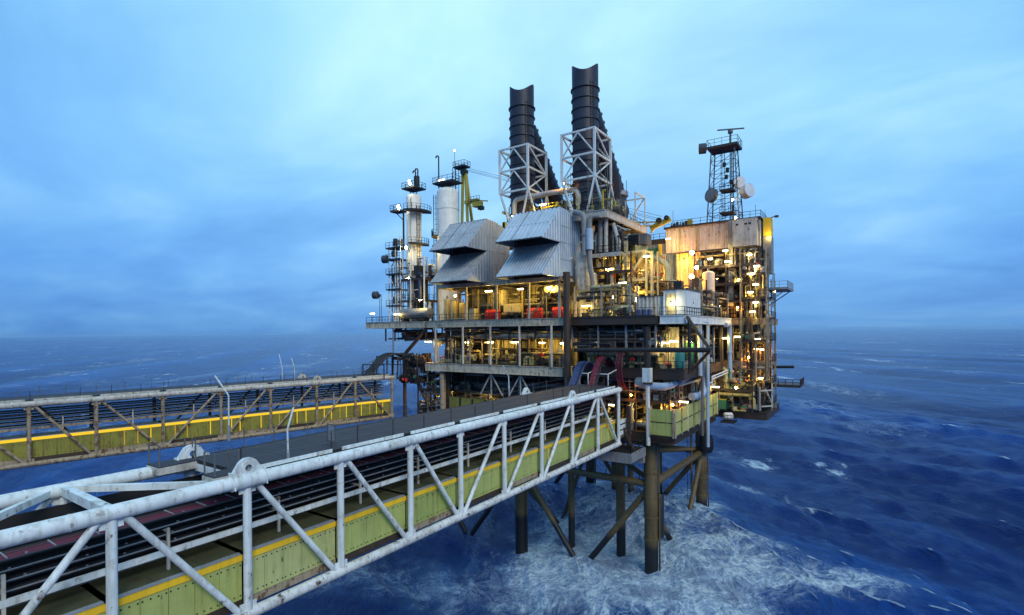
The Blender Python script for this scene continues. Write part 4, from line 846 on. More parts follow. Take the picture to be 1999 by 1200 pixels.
# ------------------------------------------------------------------ upper module with the antenna tower
q = thing('upper_module', 'big pale corrugated module with rust streaks carrying the antenna tower', 'module', (-30, 92, 45.6))
MB().corr((-29.6, 92, 45.7), (10.6, 0, 0), (0, 0, 4.35), (0, -1, 0), .75, .06).build('front_wall', 'pinkish', q)
MB().bx(-29.6, -14.4, 92.1, 104.5, 45.62, 50.0).build('core', 'pinkish', q)
MB().corr((-14.4, 92.1, 45.7), (0, 12.4, 0), (0, 0, 4.3), (1, 0, 0), .6, .06).build('side_wall', 'galv', q)
MB().bx(-29.9, -14.1, 91.7, 104.8, 50.05, 50.22).build('roof_slab', 'brown', q)
MB().bx(-29.7, -19, 91.85, 92.0, 45.5, 45.7).build('sill', 'brown', q)
for x in (-27.0, -24.1): MB().bx(x - .09, x + .09, 91.78, 91.92, 45.7, 50.0).build('cover_strip', 'ochre', q)
MB().bx(-19.0, -18.3, 91.0, 92.05, 36, 50.05).build('riser_duct', 'pipe_grey', q)
pb = MB().bx(-18.2, -14.6, 90.6, 92.05, 45.6, 50.0).build('projecting_bay', 'old_white', q)
for x in (-17.5, -16.2, -15.6): MB().bx(x - .2, x + .2, 90.56, 90.6, 49.0, 49.3).build('vent', 'black', pb)
MB().bar((-14.5, 91, 49.6), (-14.45, 93.6, 46)  , .12).build('brace', 'steel', q)
solo(MB().rail([(-29.8, 91.8, 50.2), (-14.2, 91.8, 50.2), (-14.2, 104.6, 50.2)], step=1.6), 'guard_rail', 'dark', 'dark railing along the roof edge of the pale upper module', 'railing', 'guard rails along the decks')
an = thing('side_annex', 'dark green and brown annex left of the pale upper module, below the crane boom tip', 'module', (-35, 92.5, ZD))
MB().bx(-35.4, -29.75, 92.6, 100, ZD + .05, 48.4).build('core', 'brown', an)
MB().corr((-35.4, 92.5, 45.2), (5.6, 0, 0), (0, 0, 2.4), (0, -1, 0), .5, .06).build('upper_panel', 'pipe_grey', an)
MB().bx(-33.6, -31.2, 92.2, 92.5, 44.2, 46.9).build('window_wall', 'green', an)
for x in (-30.6, -34.6): MB().bx(x - .22, x + .22, 91.7, 92.15, 38, 47.5).build('post', 'crane_yellow', an)
MB().bx(-35.6, -29.7, 90.6, 92.4, 43.6, 43.8).rail([(-35.6, 90.7, 43.8), (-29.8, 90.7, 43.8)], step=.9).build('walkway', 'old_white', an)
MB().rail([(-35.4, 92.6, 48.4), (-29.8, 92.6, 48.4)], step=1.1).build('railing', 'dark', an)
yc = thing('yellow_cabin', 'bright yellow boxed lift head at the outer edge of the pale upper module', 'cabin', (-13.6, 93.5, 45))
MB().bx(-14.0, -12.9, 93, 95.4, 47.3, 50.2).build('upper_box', 'yellow', yc); MB().bx(-14.05, -12.85, 92.95, 95.5, 41.2, 47.2).build('lower_box', 'pipe_grey', yc)
MB().bar((-13.2, 93.5, 50.1), (-12.2, 93.5, 50.4), .12).lathe((-12.1, 93.5, 50.1), (0, 0, 1), [(.02, 0), (.3, .05), (.3, .35), (.02, .4)], 10).build('lamp_arm', 'dark', yc)
solo(MB().bx(-26.3, -25.5, 93.5, 94.3, 50.22, 51.5).lathe((-25.9, 93.9, 51.5), (0, 0, 1), [(.4, 0), (.35, .2), (.02, .3)], 12), 'vent_box', 'crane_yellow', 'small yellow vent box on the roof of the pale upper module', 'vent')
for i, (x, h) in enumerate(((-28.6, 3.2), (-15.6, 3.0), (-14.6, 2.3))): solo(MB().tube((x, 93 + i * 3, 50.2), (x, 93 + i * 3, 50.2 + h), .035, 5), 'whip_aerial', 'dark', ('thin whip aerial at the crane end of the module roof', 'taller thin whip aerial near the far roof corner', 'shorter thin whip aerial at the far roof corner')[i], 'aerial')
for i in range(6): solo(MB().bx(-28.9 + .5 * i, -28.55 + .5 * i, 92.4, 92.8, 50.22, 50.7 + .25 * (i % 3)).tube((-28.7 + .5 * i, 92.6, 50.7), (-28.7 + .5 * i, 92.6, 51.2), .08, 6), 'roof_vent', 'dark', 'small dark roof vent in the row beside the crane boom tip', 'vent', 'row of roof vents')

tw = thing('lattice_tower', 'slender dark lattice antenna tower standing on the pale upper module', 'tower', (-20.7, 97, 50.2))
cx, cy = -20.7, 97.0
def tl(z): f = (z - 50.2) / 13.6; return 2.65 - .75 * f
LV = [50.2 + 13.6 * i / 6 for i in range(7)]
for sx in (-1, 1):
    for sy in (-1, 1): MB().bar((cx + sx * tl(50.2), cy + sy * tl(50.2) * .7, 50.2), (cx + sx * tl(63.8), cy + sy * tl(63.8) * .7, 63.8), .17).build('tower_leg', 'steel', tw)
br = MB()
for za, zb in zip(LV[:-1], LV[1:]):
    for s in (-1, 1):
        br.bar((cx - tl(za), cy + s * tl(za) * .7, za), (cx + tl(zb), cy + s * tl(zb) * .7, zb), .07).bar((cx - tl(zb), cy + s * tl(zb) * .7, zb), (cx + tl(zb), cy + s * tl(zb) * .7, zb), .07)
        br.bar((cx + s * tl(za), cy - tl(za) * .7, za), (cx + s * tl(zb), cy + tl(zb) * .7, zb), .07).bar((cx + s * tl(zb), cy - tl(zb) * .7, zb), (cx + s * tl(zb), cy + tl(zb) * .7, zb), .07)
br.build('lacing', 'dark', tw)
MB().ladder((cx - .2, cy - .3, 50.2), (cx - .2, cy - .3, 63.8), .5, (1, .4, 0)).build('ladder', 'dark', tw)
for dx in (.9, 1.15, 1.4): MB().bar((cx + dx, cy + .2, 50.2), (cx + dx, cy + .2, 63.6), .14).build('cable_run', 'dark', tw)
pf = MB().bx(cx - 2.5, cx + 2.5, cy - 2.0, cy + 2.0, 63.75, 64.0).build('top_platform', 'brown', tw)
MB().rail([(cx - 2.5, cy - 2, 64), (cx + 2.5, cy - 2, 64), (cx + 2.5, cy + 2, 64), (cx - 2.5, cy + 2, 64), (cx - 2.5, cy - 2, 64)], step=1.2, h=1.3).build('railing', 'dark', pf)
for z in (56.4, 52.4): MB().bx(cx - .6, cx + 1.6, cy - 1.4, cy + 1.2, z - .1, z).rail([(cx - .6, cy - 1.4, z), (cx + 1.6, cy - 1.4, z), (cx + 1.6, cy + 1.2, z)], step=.8).build('rest_platform', 'dark', tw)
for i, (dx, z) in enumerate(((.4, 58.4), (.6, 59.6), (1.2, 57.4), (.1, 60.6))): MB().bx(cx + dx - .25, cx + dx + .25, cy - .9, cy - .5, z, z + .7).build('junction_box', 'dark', tw)
rs = thing('radar_scanner', 'bar shaped radar scanner turning on top of the lattice tower', 'radar', (cx + 1.0, cy, 64))
MB().tube((cx + 1, cy, 64), (cx + 1, cy, 66.4), .16, 8).lathe((cx + 1, cy, 66.4), (0, 0, 1), [(.02, 0), (.42, .05), (.42, .55), (.02, .65)], 14).build('pedestal', 'steel', rs)
MB().bar((cx - 1.1, cy - .4, 67.3), (cx + 3.2, cy + .4, 66.95), .16, .22).build('bar', 'steel', rs)
drum_antenna(aty(1376, 289, 95) + V((-.4, 0, 0)), (-1, -.25, 0), .9, 1.2, 'dark drum antenna on the side of the tower top platform')
drum_antenna(aty(1389, 381, 95), (-.55, -.85, .1), 1.22, .8, 'large dark drum antenna low on the crane side of the tower')
drum_antenna(aty(1443, 356, 97), (.45, -.85, 0), .98, .5, 'flatter white dish on the outer side of the tower', 'dish')
drum_antenna(aty(1458, 373, 97.5), (.8, -.5, .1), 1.2, 1.3, 'deeper white drum dish below the flatter white dish', 'dish')

# ------------------------------------------------------------------ white cabin on the deck corner
cb = thing('deck_cabin', 'white ribbed cabin with rust streaks on the front corner of the main deck', 'cabin', (-21.6, 66, ZD))
zt = 37.2
MB().corr((-21.6, 66.0, ZD + .06), (2.9, 0, 0), (0, 0, zt - ZD - .06), (0, -1, 0), 1.4, .03).build('front_wall', 'white', cb)
MB().corr((-18.7, 66.05, ZD + .06), (0, 6.3, 0), (0, 0, zt - ZD - .06), (1, 0, 0), .9, .05).build('side_wall', 'white', cb)
MB().bx(-21.55, -18.76, 66.1, 72.3, ZD + .06, zt - .02).build('core', 'white', cb); MB().bx(-21.75, -18.5, 65.85, 72.5, zt, zt + .12).build('roof', 'brown', cb)
MB().bx(-21.2, -20.1, 65.86, 65.93, ZD + .1, ZD + 2.9).build('door', 'cream', cb)
MB().corr((-25.4, 66.4, ZD + .06), (3.75, 0, 0), (0, 0, 2.6), (0, -1, 0), .55, .06).bx(-25.4, -21.7, 66.5, 71.5, ZD + .06, ZD + 2.6).build('annex', 'old_white', cb)
MB().bx(-25.5, -21.65, 66.25, 71.6, ZD + 2.62, ZD + 2.72).build('annex_roof', 'brown', cb)
solo(MB().bx(-20.6, -19.6, 67, 68.2, zt + .12, zt + 1.1).bx(-20.5, -19.7, 67.1, 68.1, zt + 1.1, zt + 1.2), 'roof_box', 'dark', 'dark square box on the roof of the white cabin', 'box')
for i in range(3): solo(MB().lathe((-24.8 + i * .75, 65.6, ZD + .06), (0, 0, 1), [(.02, 0), (.3, .01), (.3, .3), (.32, .32), (.3, .34), (.3, .88), (.02, .9)], 14), 'oil_drum', 'blue', 'blue drum in the row in front of the cabin annex', 'drum', 'blue drums by the cabin')
for i, (x0, x1) in enumerate(((-21.6, -18.8),)): pass

# ------------------------------------------------------------------ equipment in the lamplit room under the intakes
def bottle_rack(x, label, n=6):
    t = thing('gas_bottle_rack', label, 'gas bottles', (x, 66.8, ZD), 'racks of red gas bottles'); r = .2
    for row in range(2):
        for i in range(n):
            bx_ = x + (i - (n - 1) / 2) * .42; MB().lathe((bx_, 66.8 + row * .45, ZD + .08), (0, 0, 1), [(r * .9, 0), (r, .04), (r, 1.35), (r * .75, 1.52), (r * .3, 1.62), (r * .3, 1.72), (.02, 1.73)], 10).build('gas_bottle', 'red', t)
    f = MB()
    for z in (.5, 1.15): f.bar((x - n * .22, 66.5, ZD + z), (x + n * .22, 66.5, ZD + z), .06)
    for s in (-1, 1): f.bar((x + s * n * .22, 66.5, ZD + .06), (x + s * n * .22, 66.5, ZD + 1.9), .07)
    f.build('frame', 'dark', t); return t
bottle_rack(aty(955, 600, 66).x, 'rack of red gas bottles next to the pale lit cabinet, below the duller intake')
bottle_rack(aty(1037, 600, 66).x, 'rack of red gas bottles in the middle of the lamplit room')
bottle_rack(aty(1090, 600, 66).x, 'rack of red gas bottles closest to the thick dark post', 7)
def cabinet(name, x0, x1, y0, y1, z0, z1, mat, label, cat='cabinet'):
    t = thing(name, label, cat, ((x0 + x1) / 2, y0, z0)); MB().bx(x0, x1, y0, y1, z0, z1).build('body', mat, t)
    MB().bx(x0 + .05, (x0 + x1) / 2 - .02, y0 - .03, y0 - .004, z0 + .1, z1 - .1).build('door', mat, t); MB().bx((x0 + x1) / 2 + .02, x1 - .05, y0 - .03, y0 - .004, z0 + .1, z1 - .1).build('door', mat, t)
    MB().bx((x0 + x1) / 2 + .06, (x0 + x1) / 2 + .1, y0 - .06, y0 - .03, (z0 + z1) / 2 - .15, (z0 + z1) / 2 + .15).build('handle', 'dark', t); return t
X = lambda px, Y=66: aty(px, 600, Y).x
cabinet('cabinet', X(915), X(926), 66, 67, ZD + .06, ZD + 2, 'cream', 'pale lamplit cabinet left of a rack of red gas bottles')
cabinet('cabinet', X(972), X(1004), 67.5, 68.5, ZD + 1.2, ZD + 2.6, 'cream', 'cream control panel on legs in the lamplit room')
cabinet('cabinet', X(913), X(964), 69, 69.8, ZD + 1.9, ZD + 2.9, 'pipe_grey', 'long grey panel behind the red bottles, below the duller intake')
cabinet('cabinet', X(1045), X(1072), 69.3, 70.2, ZD + .06, ZD + 2.5, 'dark', 'dark cabinet between the two racks of red gas bottles')
cabinet('switch_cabinet', X(872, 68), X(906, 68), 68, 69, ZM + .06, ZM + 2.7, 'dark', 'dark cabinet with pale lower doors on the mezzanine, by the yellow wall')
cabinet('switch_cabinet', X(1089, 68), X(1106, 68), 68, 69, ZM + .06, ZM + 2.8, 'pipe_grey', 'grey cabinet on the mezzanine beside the thick dark post')
def tank(x, y, z0, z1, r, mat, label, legs=False, name='tank'):
    t = thing(name, label, 'tank', (x, y, z0)); MB().vessel((x, y, z0 + (.5 if legs else .02)), (x, y, z1), r, 20).build('shell', mat, t)
    MB().lathe((x, y, z0), (0, 0, 1), [(r * .8, 0), (r * .8, .6)], 16).build('skirt', 'dark', t)
    MB().lathe((x, y, (z0 + z1) / 2), (0, 0, 1), [(r, -.05), (r + .04, -.05), (r + .04, .05), (r, .05)], 20).build('ring', mat, t)
    MB().tube((x, y, z1 - .1), (x, y, z1 + .5), r * .2, 8).build('nozzle', 'steel', t); return t
def htank(a, b, r, mat, label, name='tank'):
    a, b = V(a), V(b); t = thing(name, label, 'tank', a); MB().vessel(a, b, r, 20).build('shell', mat, t)
    for f in (.25, .75): p = a.lerp(b, f); MB().bx(p.x - .15, p.x + .15, p.y - r * .8, p.y + r * .8, p.z - r * 1.35, p.z - r * .5).build('saddle', 'dark', t)
    return t
for i, (px, m, h, w) in enumerate(((873, 'cream', 4.0, 'first'), (889, 'ochre', 3.6, 'second'), (904, 'ochre', 3.2, 'third'))): tank(X(px, 68), 68, ZD + .06, ZD + h, .62, m, f'{w} upright ochre tank from the outer end of the lamplit room')
htank((X(1060), 66.6, 38.3), (X(1106), 66.6, 38.3), .75, 'cream', 'cream horizontal vessel hung under the floor of the bright intake')
tank(X(984, 69), 69, 35.6, 39.0, .8, 'cream', 'cream vessel standing high at the back of the lamplit room', True)
tank(X(1138, 67.5), 67.5, ZD + .06, 43.5, 1.05, 'old_white', 'tall pale rust streaked vessel just right of the bright intake')
tank(X(1157, 68.5), 68.5, ZD + .06, 40.5, .6, 'old_white', 'narrow pale vessel behind the bent pipes right of the bright intake')
tank(X(1386, 90), 89.2, ZD + .06, 41.8, .95, 'pinkish', 'orange lit upright vessel in the pipework behind the white cabin')
tank(X(1326, 67.8), 67.8, ZM + .06, ZM + 2.9, .62, 'teal', 'teal upright tank on the mezzanine corner')
tank(-19.9, 76.5, ZM + .06, ZM + 3.0, .55, 'teal', 'smaller teal tank further back on the mezzanine side')
tank(-20.6, 73.4, ZM + .06, ZM + 3.6, .8, 'green', 'dark green upright tank behind the white downpipes')
tank(X(1185, 75.5), 75.5, ZD + .06, 41.0, 1.2, 'cream', 'bright yellow lit vessel in the open process area')
tank(X(1204, 76), 76, ZD + .06, 42, .8, 'ochre', 'slim ochre vessel beside the bright yellow lit vessel')
htank((X(1195, 66.5), 66.5, ZD + 1.1), (X(1237, 66.5), 66.5, ZD + 1.1), .55, 'cream', 'cream horizontal drum with clips at the main deck edge left of the cabin')
htank((X(1226, 64), 66.2, 25.2), (X(1256, 64), 66.2, 25.2), .75, 'old_white', 'short white drum with rusty end behind the corner column', 'vessel')

# ------------------------------------------------------------------ frames, ducts and pipes of the open process area
yf = thing('braced_frame', 'yellow lit braced steel frame in the middle of the open process area', 'steel frame', (X(1222, 70), 70, ZD))
def P2(x, y, Y): return aty(x, y, Y)
for a, b, w in (((1222, 470), (1222, 617), .45), ((1262, 490), (1262, 617), .3), ((1273, 490), (1273, 600), .34), ((1222, 494), (1262, 489), .34), ((1222, 548), (1262, 545), .34), ((1226, 545), (1259, 493), .3), ((1226, 553), (1246, 590), .26), ((1262, 490), (1275, 494), .3)):
    p, q_ = P2(*a, 70), P2(*b, 70.02); MB().bar(p, q_, w).build('beam', 'cream', yf)
MB().pipe([P2(1256, 500, 72), P2(1280, 505, 72), P2(1303, 515, 72), P2(1303, 548, 72)], .42, 14).build('duct', 'cream', yf)
MB().lathe(P2(1303, 548, 72) - V((0, 0, .1)), (0, 0, 1), [(.42, 0), (1.2, .0), (1.2, .14), (.42, .2)], 18).build('duct_flange', 'cream', yf)
hp = thing('louvre_unit', 'dark louvred cooler unit with a hopper below it, on top of the yellow braced frame', 'cooler', P2(1225, 480, 71))
a_, b_ = P2(1226, 480, 71), P2(1258, 478, 71); zz0, zz1 = a_.z, P2(1226, 458, 71).z
MB().bx(a_.x, b_.x - .7, 71, 73, zz0, zz1).build('casing', 'pipe_grey', hp)
lo = MB()
for i in range(7): z = zz0 + .12 + (zz1 - zz0 - .2) * i / 6; lo.quad((a_.x + .05, 70.98, z), (b_.x - .75, 70.98, z), (b_.x - .75, 70.78, z - .16), (a_.x + .05, 70.78, z - .16), .03)
lo.build('louvre', 'dark', hp)
for i in range(2): MB().bx(b_.x - .62 + i * .5, b_.x - .18 + i * .5, 71.1, 73, zz0 + .1, zz1 - .05 * i).build('fin_box', 'steel', hp)
MB().lathe(((a_.x + b_.x) / 2, 72, zz0), (0, 0, -1), [(1.3, 0), (1.3, .8), (1.05, 2.0), (.6, 3.0), (.4, 3.2)], 4).build('hopper', 'ochre', hp)
bl = thing('pipe_balcony', 'balcony of dark pipework under the upper deck, right of the bent grey pipes', 'balcony', P2(1153, 495, 68))
p, q_ = P2(1152, 497, 68), P2(1212, 497, 68); MB().bx(p.x, q_.x, 68, 73.3, p.z - .15, p.z).bx(p.x, q_.x, 67.9, 68.05, p.z - .5, p.z + .05).build('floor', 'old_white', bl)
MB().rail([(p.x, 68.05, p.z), (q_.x, 68.05, p.z), (q_.x, 73, p.z)], step=1, r=.035).build('railing', 'dark', bl)
rng = random.Random(3)
for i in range(14):
    x = p.x + .3 + (q_.x - p.x - .6) * rng.random(); y = 69 + 3 * rng.random(); MB().pipe([(x, y, p.z), (x, y, p.z + rng.uniform(1, 4.6)), (x + rng.uniform(-1.5, 1.5), y, p.z + rng.uniform(2, 4.4))], rng.choice((.08, .12, .2, .3)), 8).build('pipe', rng.choice(('pipe_grey', 'dark', 'old_white', 'brown')), bl)
for px, r in ((1172, .34), (1183, .3)): MB().tube(P2(px, 492, 69), P2(px, 424, 69), r, 12).build('pipe', 'old_white' if px > 1180 else 'pipe_grey', bl)
def pipe_run(pts, r, mat, label, n=12, flange=True):
    t = thing('pipe_run', label, 'pipe', pts[0], 'larger pipes on the platform'); MB().pipe(pts, r, n).build('pipe', mat, t)
    if flange:
        for a, b in zip(pts[:-1], pts[1:]):
            a, b = V(a), V(b)
            if (b - a).length > r * 10: m = a.lerp(b, .5); MB().lathe(m, b - a, [(r, -.1), (r * 1.35, -.09), (r * 1.35, .09), (r, .1)], 12).build('flange', mat, t)
    return t
pipe_run([P2(1122, 414, 67), P2(1141, 418, 66.2), P2(1141, 499, 66.2)], .42, 'pipe_grey', 'large pale bent pipe hanging beside the bright air intake')
pipe_run([P2(1170, 421, 66.8), P2(1151, 422, 66.2), P2(1151, 515, 66.2), P2(1157, 548, 66.4), P2(1158, 622, 66.4)], .36, 'pipe_grey', 'second bent pipe beside the bright intake, kinked further down and reaching the deck')
solo(MB().tube(P2(1151, 446, 66.2), P2(1151, 487, 66.2), .52, 16), 'pipe_sleeve', 'pipe_blue', 'pale insulated sleeve on the kinked pipe beside the bright intake', 'sleeve')
pipe_run([P2(1004, 420, 71.5), P2(1004, 390, 71.5), P2(1075, 376, 71.5), P2(1122, 370, 71.5), P2(1129, 378, 71.5), P2(1129, 398, 71.5)], .42, 'old_white', 'pale looping pipe lying across the intake roofs in front of the stacks')
PX = lambda x, y: atx(x, y, -18.9)
pipe_run([PX(1352, 631), PX(1366, 631), PX(1367, 733)], .30, 'pipe_blue', 'slimmer pale blue downpipe on the platform side')
pipe_run([PX(1370, 628), PX(1381, 629), PX(1382, 776)] and [atx(1371, 628, -18.7), atx(1382, 630, -18.7), atx(1382, 872, -18.7)], .24, 'pipe_blue', 'long pale downpipe reaching below the lime panel wall')
pipe_run([atx(1374, 668, -19.3), atx(1376, 740, -19.3), atx(1372, 772, -19.3), atx(1350, 774, -20)], .52, 'pipe_blue', 'thick pale blue pipe with a rounded head beside the long downpipe')
pipe_run([atx(1374, 668, -19.3), atx(1374, 662, -19.3)], .5, 'dish', 'rounded white cap of the thick pipe beside the long downpipe', flange=False)
pipe_run([atx(1371, 645, -18.8), atx(1371, 850, -18.8)], .19, 'steel', 'dark slate pipe between the pale downpipes', flange=False)
pipe_run([P2(1258, 752, 65.6), P2(1300, 756, 65.6), P2(1345, 733, 72)], .50, 'pipe_blue', 'big blue grey pipe curving behind the corner column')
pipe_run([atx(1416, 634, -18.4), atx(1424, 632, -18.4), atx(1425, 742, -18.4)], .36, 'pipe_blue', 'pale pipe dropping from under the main deck, further back on the side')
for k in range(2): pipe_run([atx(1384, 747 + k * 7, -18.6), atx(1390, 747 + k * 7, -18.6), atx(1390, 735 + k * 5, -18.6), atx(1456, 708 + k * 4, -18.6)], .10, 'white', ('upper', 'lower')[k] + ' of the two thin white pipes along the platform side', flange=False)

def skid(name, label, box, seed, n, mats, rr=(.06, .22), floors=(), frame='pipe_grey', axis=(.45, .2, .35), valves=6, vessels=2, cat='pipework', posts=True):
    """an open frame packed with pipes, valves and small vessels; every one a part"""
    rng = random.Random(seed); x0, x1, y0, y1, z0, z1 = box; t = thing(name, label, cat, (x0, y0, z0))
    if posts:
        k = max(1, round((x1 - x0) / 4.5))
        for i in range(k + 1):
            for y in (y0, y1): xx = x0 + (x1 - x0) * i / k; MB().bar((xx, y, z0), (xx, y, z1), .2).build('post', frame, t)
    for z in floors:
        MB().bx(x0, x1, y0, y1, z - .08, z).bx(x0, x1, y0 - .06, y0 + .02, z - .25, z + .04).bx(x1 - .02, x1 + .06, y0 + .03, y1, z - .25, z + .04).build('floor', 'brown', t)
        MB().rail([(x0, y0 - .02, z), (x1, y0 - .02, z), (x1, y1, z)], step=1.3, r=.03).build('railing', 'dark', t)
    lv = sorted([z0] + [z for z in floors if z > z0 + .3] + [z1])
    for i in range(n):
        L = rng.randrange(len(lv) - 1); a, b = lv[L] + .15, lv[L + 1] - .2; r = rng.uniform(*rr) if rng.random() < .8 else rr[1] * 1.4
        x, y, z = rng.uniform(x0, x1), rng.uniform(y0, y1), rng.uniform(a, b); m = rng.choice(mats); c = rng.random(); s = rng.choice((-1, 1))
        if c < axis[0]:
            e = min(x1, max(x0, x + rng.uniform(.35, .9) * (x1 - x0) * s)); pts = [(x, y, z), (e, y, z)]
            if rng.random() < .6: pts.append((e, y, max(a, min(b, z + rng.uniform(-2, 2)))))
            if rng.random() < .4: pts.insert(0, (x, min(y1, y + 1.2), z))
        elif c < axis[0] + axis[1]:
            e = min(y1, max(y0, y + rng.uniform(.4, .9) * (y1 - y0) * s)); pts = [(x, y, z), (x, e, z)]
            if rng.random() < .5: pts.append((min(x1, x + 1.0), e, z))
        else:
            pts = [(x, y, a - .15), (x, y, z)] if rng.random() < .3 else [(x, y, a - .15), (x, y, b + .15)]
            if rng.random() < .5: pts.append((max(x0, min(x1, x + rng.uniform(-1.8, 1.8))), y, pts[-1][2]))
        MB().pipe(pts, r, 8).build('pipe', m, t)
    for i in range(n // 2):
        x, y = rng.uniform(x0, x1), y0 + (y1 - y0) * rng.random() ** 1.6; L = rng.randrange(len(lv) - 1); a, b = lv[L], lv[L + 1]
        if rng.random() < .62: pts = [(x, y, a), (x, y, b)]
        else: z = rng.uniform(a + .3, b - .1); e = max(x0, min(x1, x + rng.uniform(-3, 3))); pts = [(x, y, z), (e + .01, y, z), (e + .01, y, a + .1)]
        MB().pipe(pts, rng.uniform(.03, .06), 5).build('conduit', rng.choice(mats + ('dark', 'steel')), t)
    for i in range(n // 9): x, y, z = rng.uniform(x0, x1), y0 + rng.uniform(-.04, .5), rng.uniform(z0 + .4, z1 - .4); s_ = rng.uniform(.15, .4); MB().bx(x, x + s_, y, y + .2, z, z + s_ * 1.3).build('junction_box', rng.choice(mats), t)
    for i in range(valves):
        z = rng.choice(lv[:-1]) + rng.uniform(.6, 1.6); MB().valve((rng.uniform(x0, x1), y0 + rng.uniform(-.05, .6), z), rng.uniform(.16, .28), rng.choice(((0, 0, 1), (0, -1, 0), (1, 0, 0)))).build('valve', rng.choice(mats + ('red', 'green')), t)
    for i in range(vessels):
        z = rng.choice(lv[:-1]) + .1; x, y = rng.uniform(x0 + .5, x1 - .5), rng.uniform(y0 + .5, y1); r = rng.uniform(.3, .6)
        if rng.random() < .5: MB().vessel((x, y, z), (x, y, z + rng.uniform(1.2, 2.2)), r, 14).build('vessel', rng.choice(mats), t)
        else: MB().vessel((max(x0, x - 1.1), y, z + r + .2), (min(x1, x + 1.1), y, z + r + .2), r, 14).build('vessel', rng.choice(mats), t)
    for i in range(vessels + 1):
        z = rng.choice(lv[:-1]) + .05; x = rng.uniform(x0, x1 - .8); MB().bx(x, x + rng.uniform(.4, .9), y0 + .1, y0 + rng.uniform(.5, 1), z, z + rng.uniform(.6, 1.5)).build('panel_box', rng.choice(mats), t)
    return t
DK = ('dark', 'brown', 'pipe_grey', 'old_rusty', 'steel', 'dark'); WM = ('cream', 'ochre', 'ochre', 'pipe_grey', 'brown', 'brown', 'old_rusty', 'dark'); MX = ('old_white', 'pipe_grey', 'galv', 'brown', 'brown', 'old_rusty', 'dark', 'dark', 'steel')
skid('pipe_rack', 'rack of dark pipes hung under the main deck above the mezzanine lamps', (-58, -35.6, 64.6, 69, 31.0, 32.8), 21, 42, DK, (.08, .25), axis=(.7, .2, .1), valves=0, vessels=0, frame='dark')
skid('pipe_rack', 'rack of grey pipes under the main deck edge right of the thick dark post', (-34.3, -22.4, 65.2, 70, 29.8, 32.8), 22, 40, ('pipe_grey', 'steel', 'dark', 'galv', 'brown'), (.07, .2), axis=(.75, .15, .1), valves=2, vessels=0, frame='pipe_grey')
skid('pipe_rack', 'pipes and supports hung under the outer end of the main deck over the sea', (-71.5, -61.5, 64.6, 72, 30.6, 32.8), 23, 26, ('dark', 'black', 'brown'), (.1, .28), axis=(.5, .3, .2), valves=0, vessels=0, frame='dark')
skid('process_module', 'dark tangle of pipework between the lowest deck and the mezzanine, behind the near bridge', (-60, -36, 67, 73, ZC, 25.6), 24, 95, DK, (.08, .3), floors=(22.4,), valves=8, vessels=5, frame='brown', axis=(.6, .15, .25))
skid('process_module', 'rusty pipework on the lowest deck behind the lime corner wall', (-34.5, -21, 66.2, 72, ZC, 25.6), 25, 75, ('brown', 'old_rusty', 'pipe_grey', 'dark', 'galv', 'ochre'), (.07, .28), floors=(22.9,), valves=8, vessels=4, frame='brown')
skid('process_module', 'lamplit pipework on the mezzanine left end by the brown strut', (-60.6, -53, 65.5, 70, ZM, 31), 26, 36, WM + ('dark',), (.06, .2), valves=5, vessels=3)
skid('process_module', 'lamplit pipework at the main deck edge between the dark post and the cabin', (-34.2, -26, 65.8, 68.4, ZD, 38.4), 27, 52, WM + ('cream', 'old_white'), (.05, .16), valves=8, vessels=2, axis=(.35, .1, .55))
skid('process_module', 'yellow lit pipework in front of the cream wall of the open process area', (-34, -24, 71, 77, ZD, 43), 28, 78, WM, (.08, .28), floors=(38.6,), valves=6, vessels=5, axis=(.35, .15, .5), frame='cream')
skid('process_module', 'orange lit pipework between the white cabin and the orange corrugated wall', (-28.5, -21.5, 80, 90, ZD, 38.5), 29, 46, WM, (.08, .25), floors=(), valves=6, vessels=4, axis=(.35, .15, .5), frame='ochre')
skid('process_module', 'tall lamplit pipe frame of many floors under the projecting bay of the upper module', (-24.2, -14.2, 90.4, 95.5, ZD, 45.4), 30, 100, MX + ('ochre', 'dark'), (.05, .2), floors=(36.8, 39.7, 42.6), valves=14, vessels=7, axis=(.3, .1, .6), frame='brown')
skid('process_module', 'lamplit pipes at the side edge of the main deck behind the white cabin', (-21.4, -18.9, 74, 90, ZD, 38), 31, 52, MX, (.05, .17), floors=(), valves=10, vessels=4, axis=(.15, .45, .4))
skid('process_module', 'mezzanine pipework along the platform side, behind the pale downpipes', (-22.4, -19.8, 71, 90, ZM, 32.6), 32, 60, MX + ('teal', 'green'), (.06, .22), floors=(), valves=8, vessels=4, axis=(.15, .4, .45))
skid('process_module', 'lamplit pipework above the long lime panel wall', (-22.6, -20.4, 68, 89, 21, 25.6), 33, 60, ('brown', 'ochre', 'old_rusty', 'pipe_grey', 'galv', 'dark'), (.07, .24), floors=(), valves=8, vessels=3, axis=(.15, .5, .35), frame='brown')
skid('process_module', 'orange lit pipe frame at the outermost side corner above the sea', (-18.5, -13.8, 92, 97, ZM, 33.2), 34, 56, WM + ('dark',), (.06, .2), floors=(30,), valves=8, vessels=4, frame='old_rusty')
skid('process_module', 'lowest pipe frame at the outermost side corner above the sea', (-18.8, -14, 92, 97, 19.4, 25.6), 35, 52, WM + ('dark', 'green'), (.06, .2), floors=(22.6,), valves=8, vessels=4, frame='brown')
st = thing('stair_tower', 'rusty open stair tower with floors at the outer side of the platform', 'stair tower', (-13.7, 93, 19))
for x in (-14.6, -12.9):
    for y in (93, 97): MB().bar((x, y, 19), (x, y, 45 if x < -14 else 40.2), .18).build('post', 'old_rusty', st)
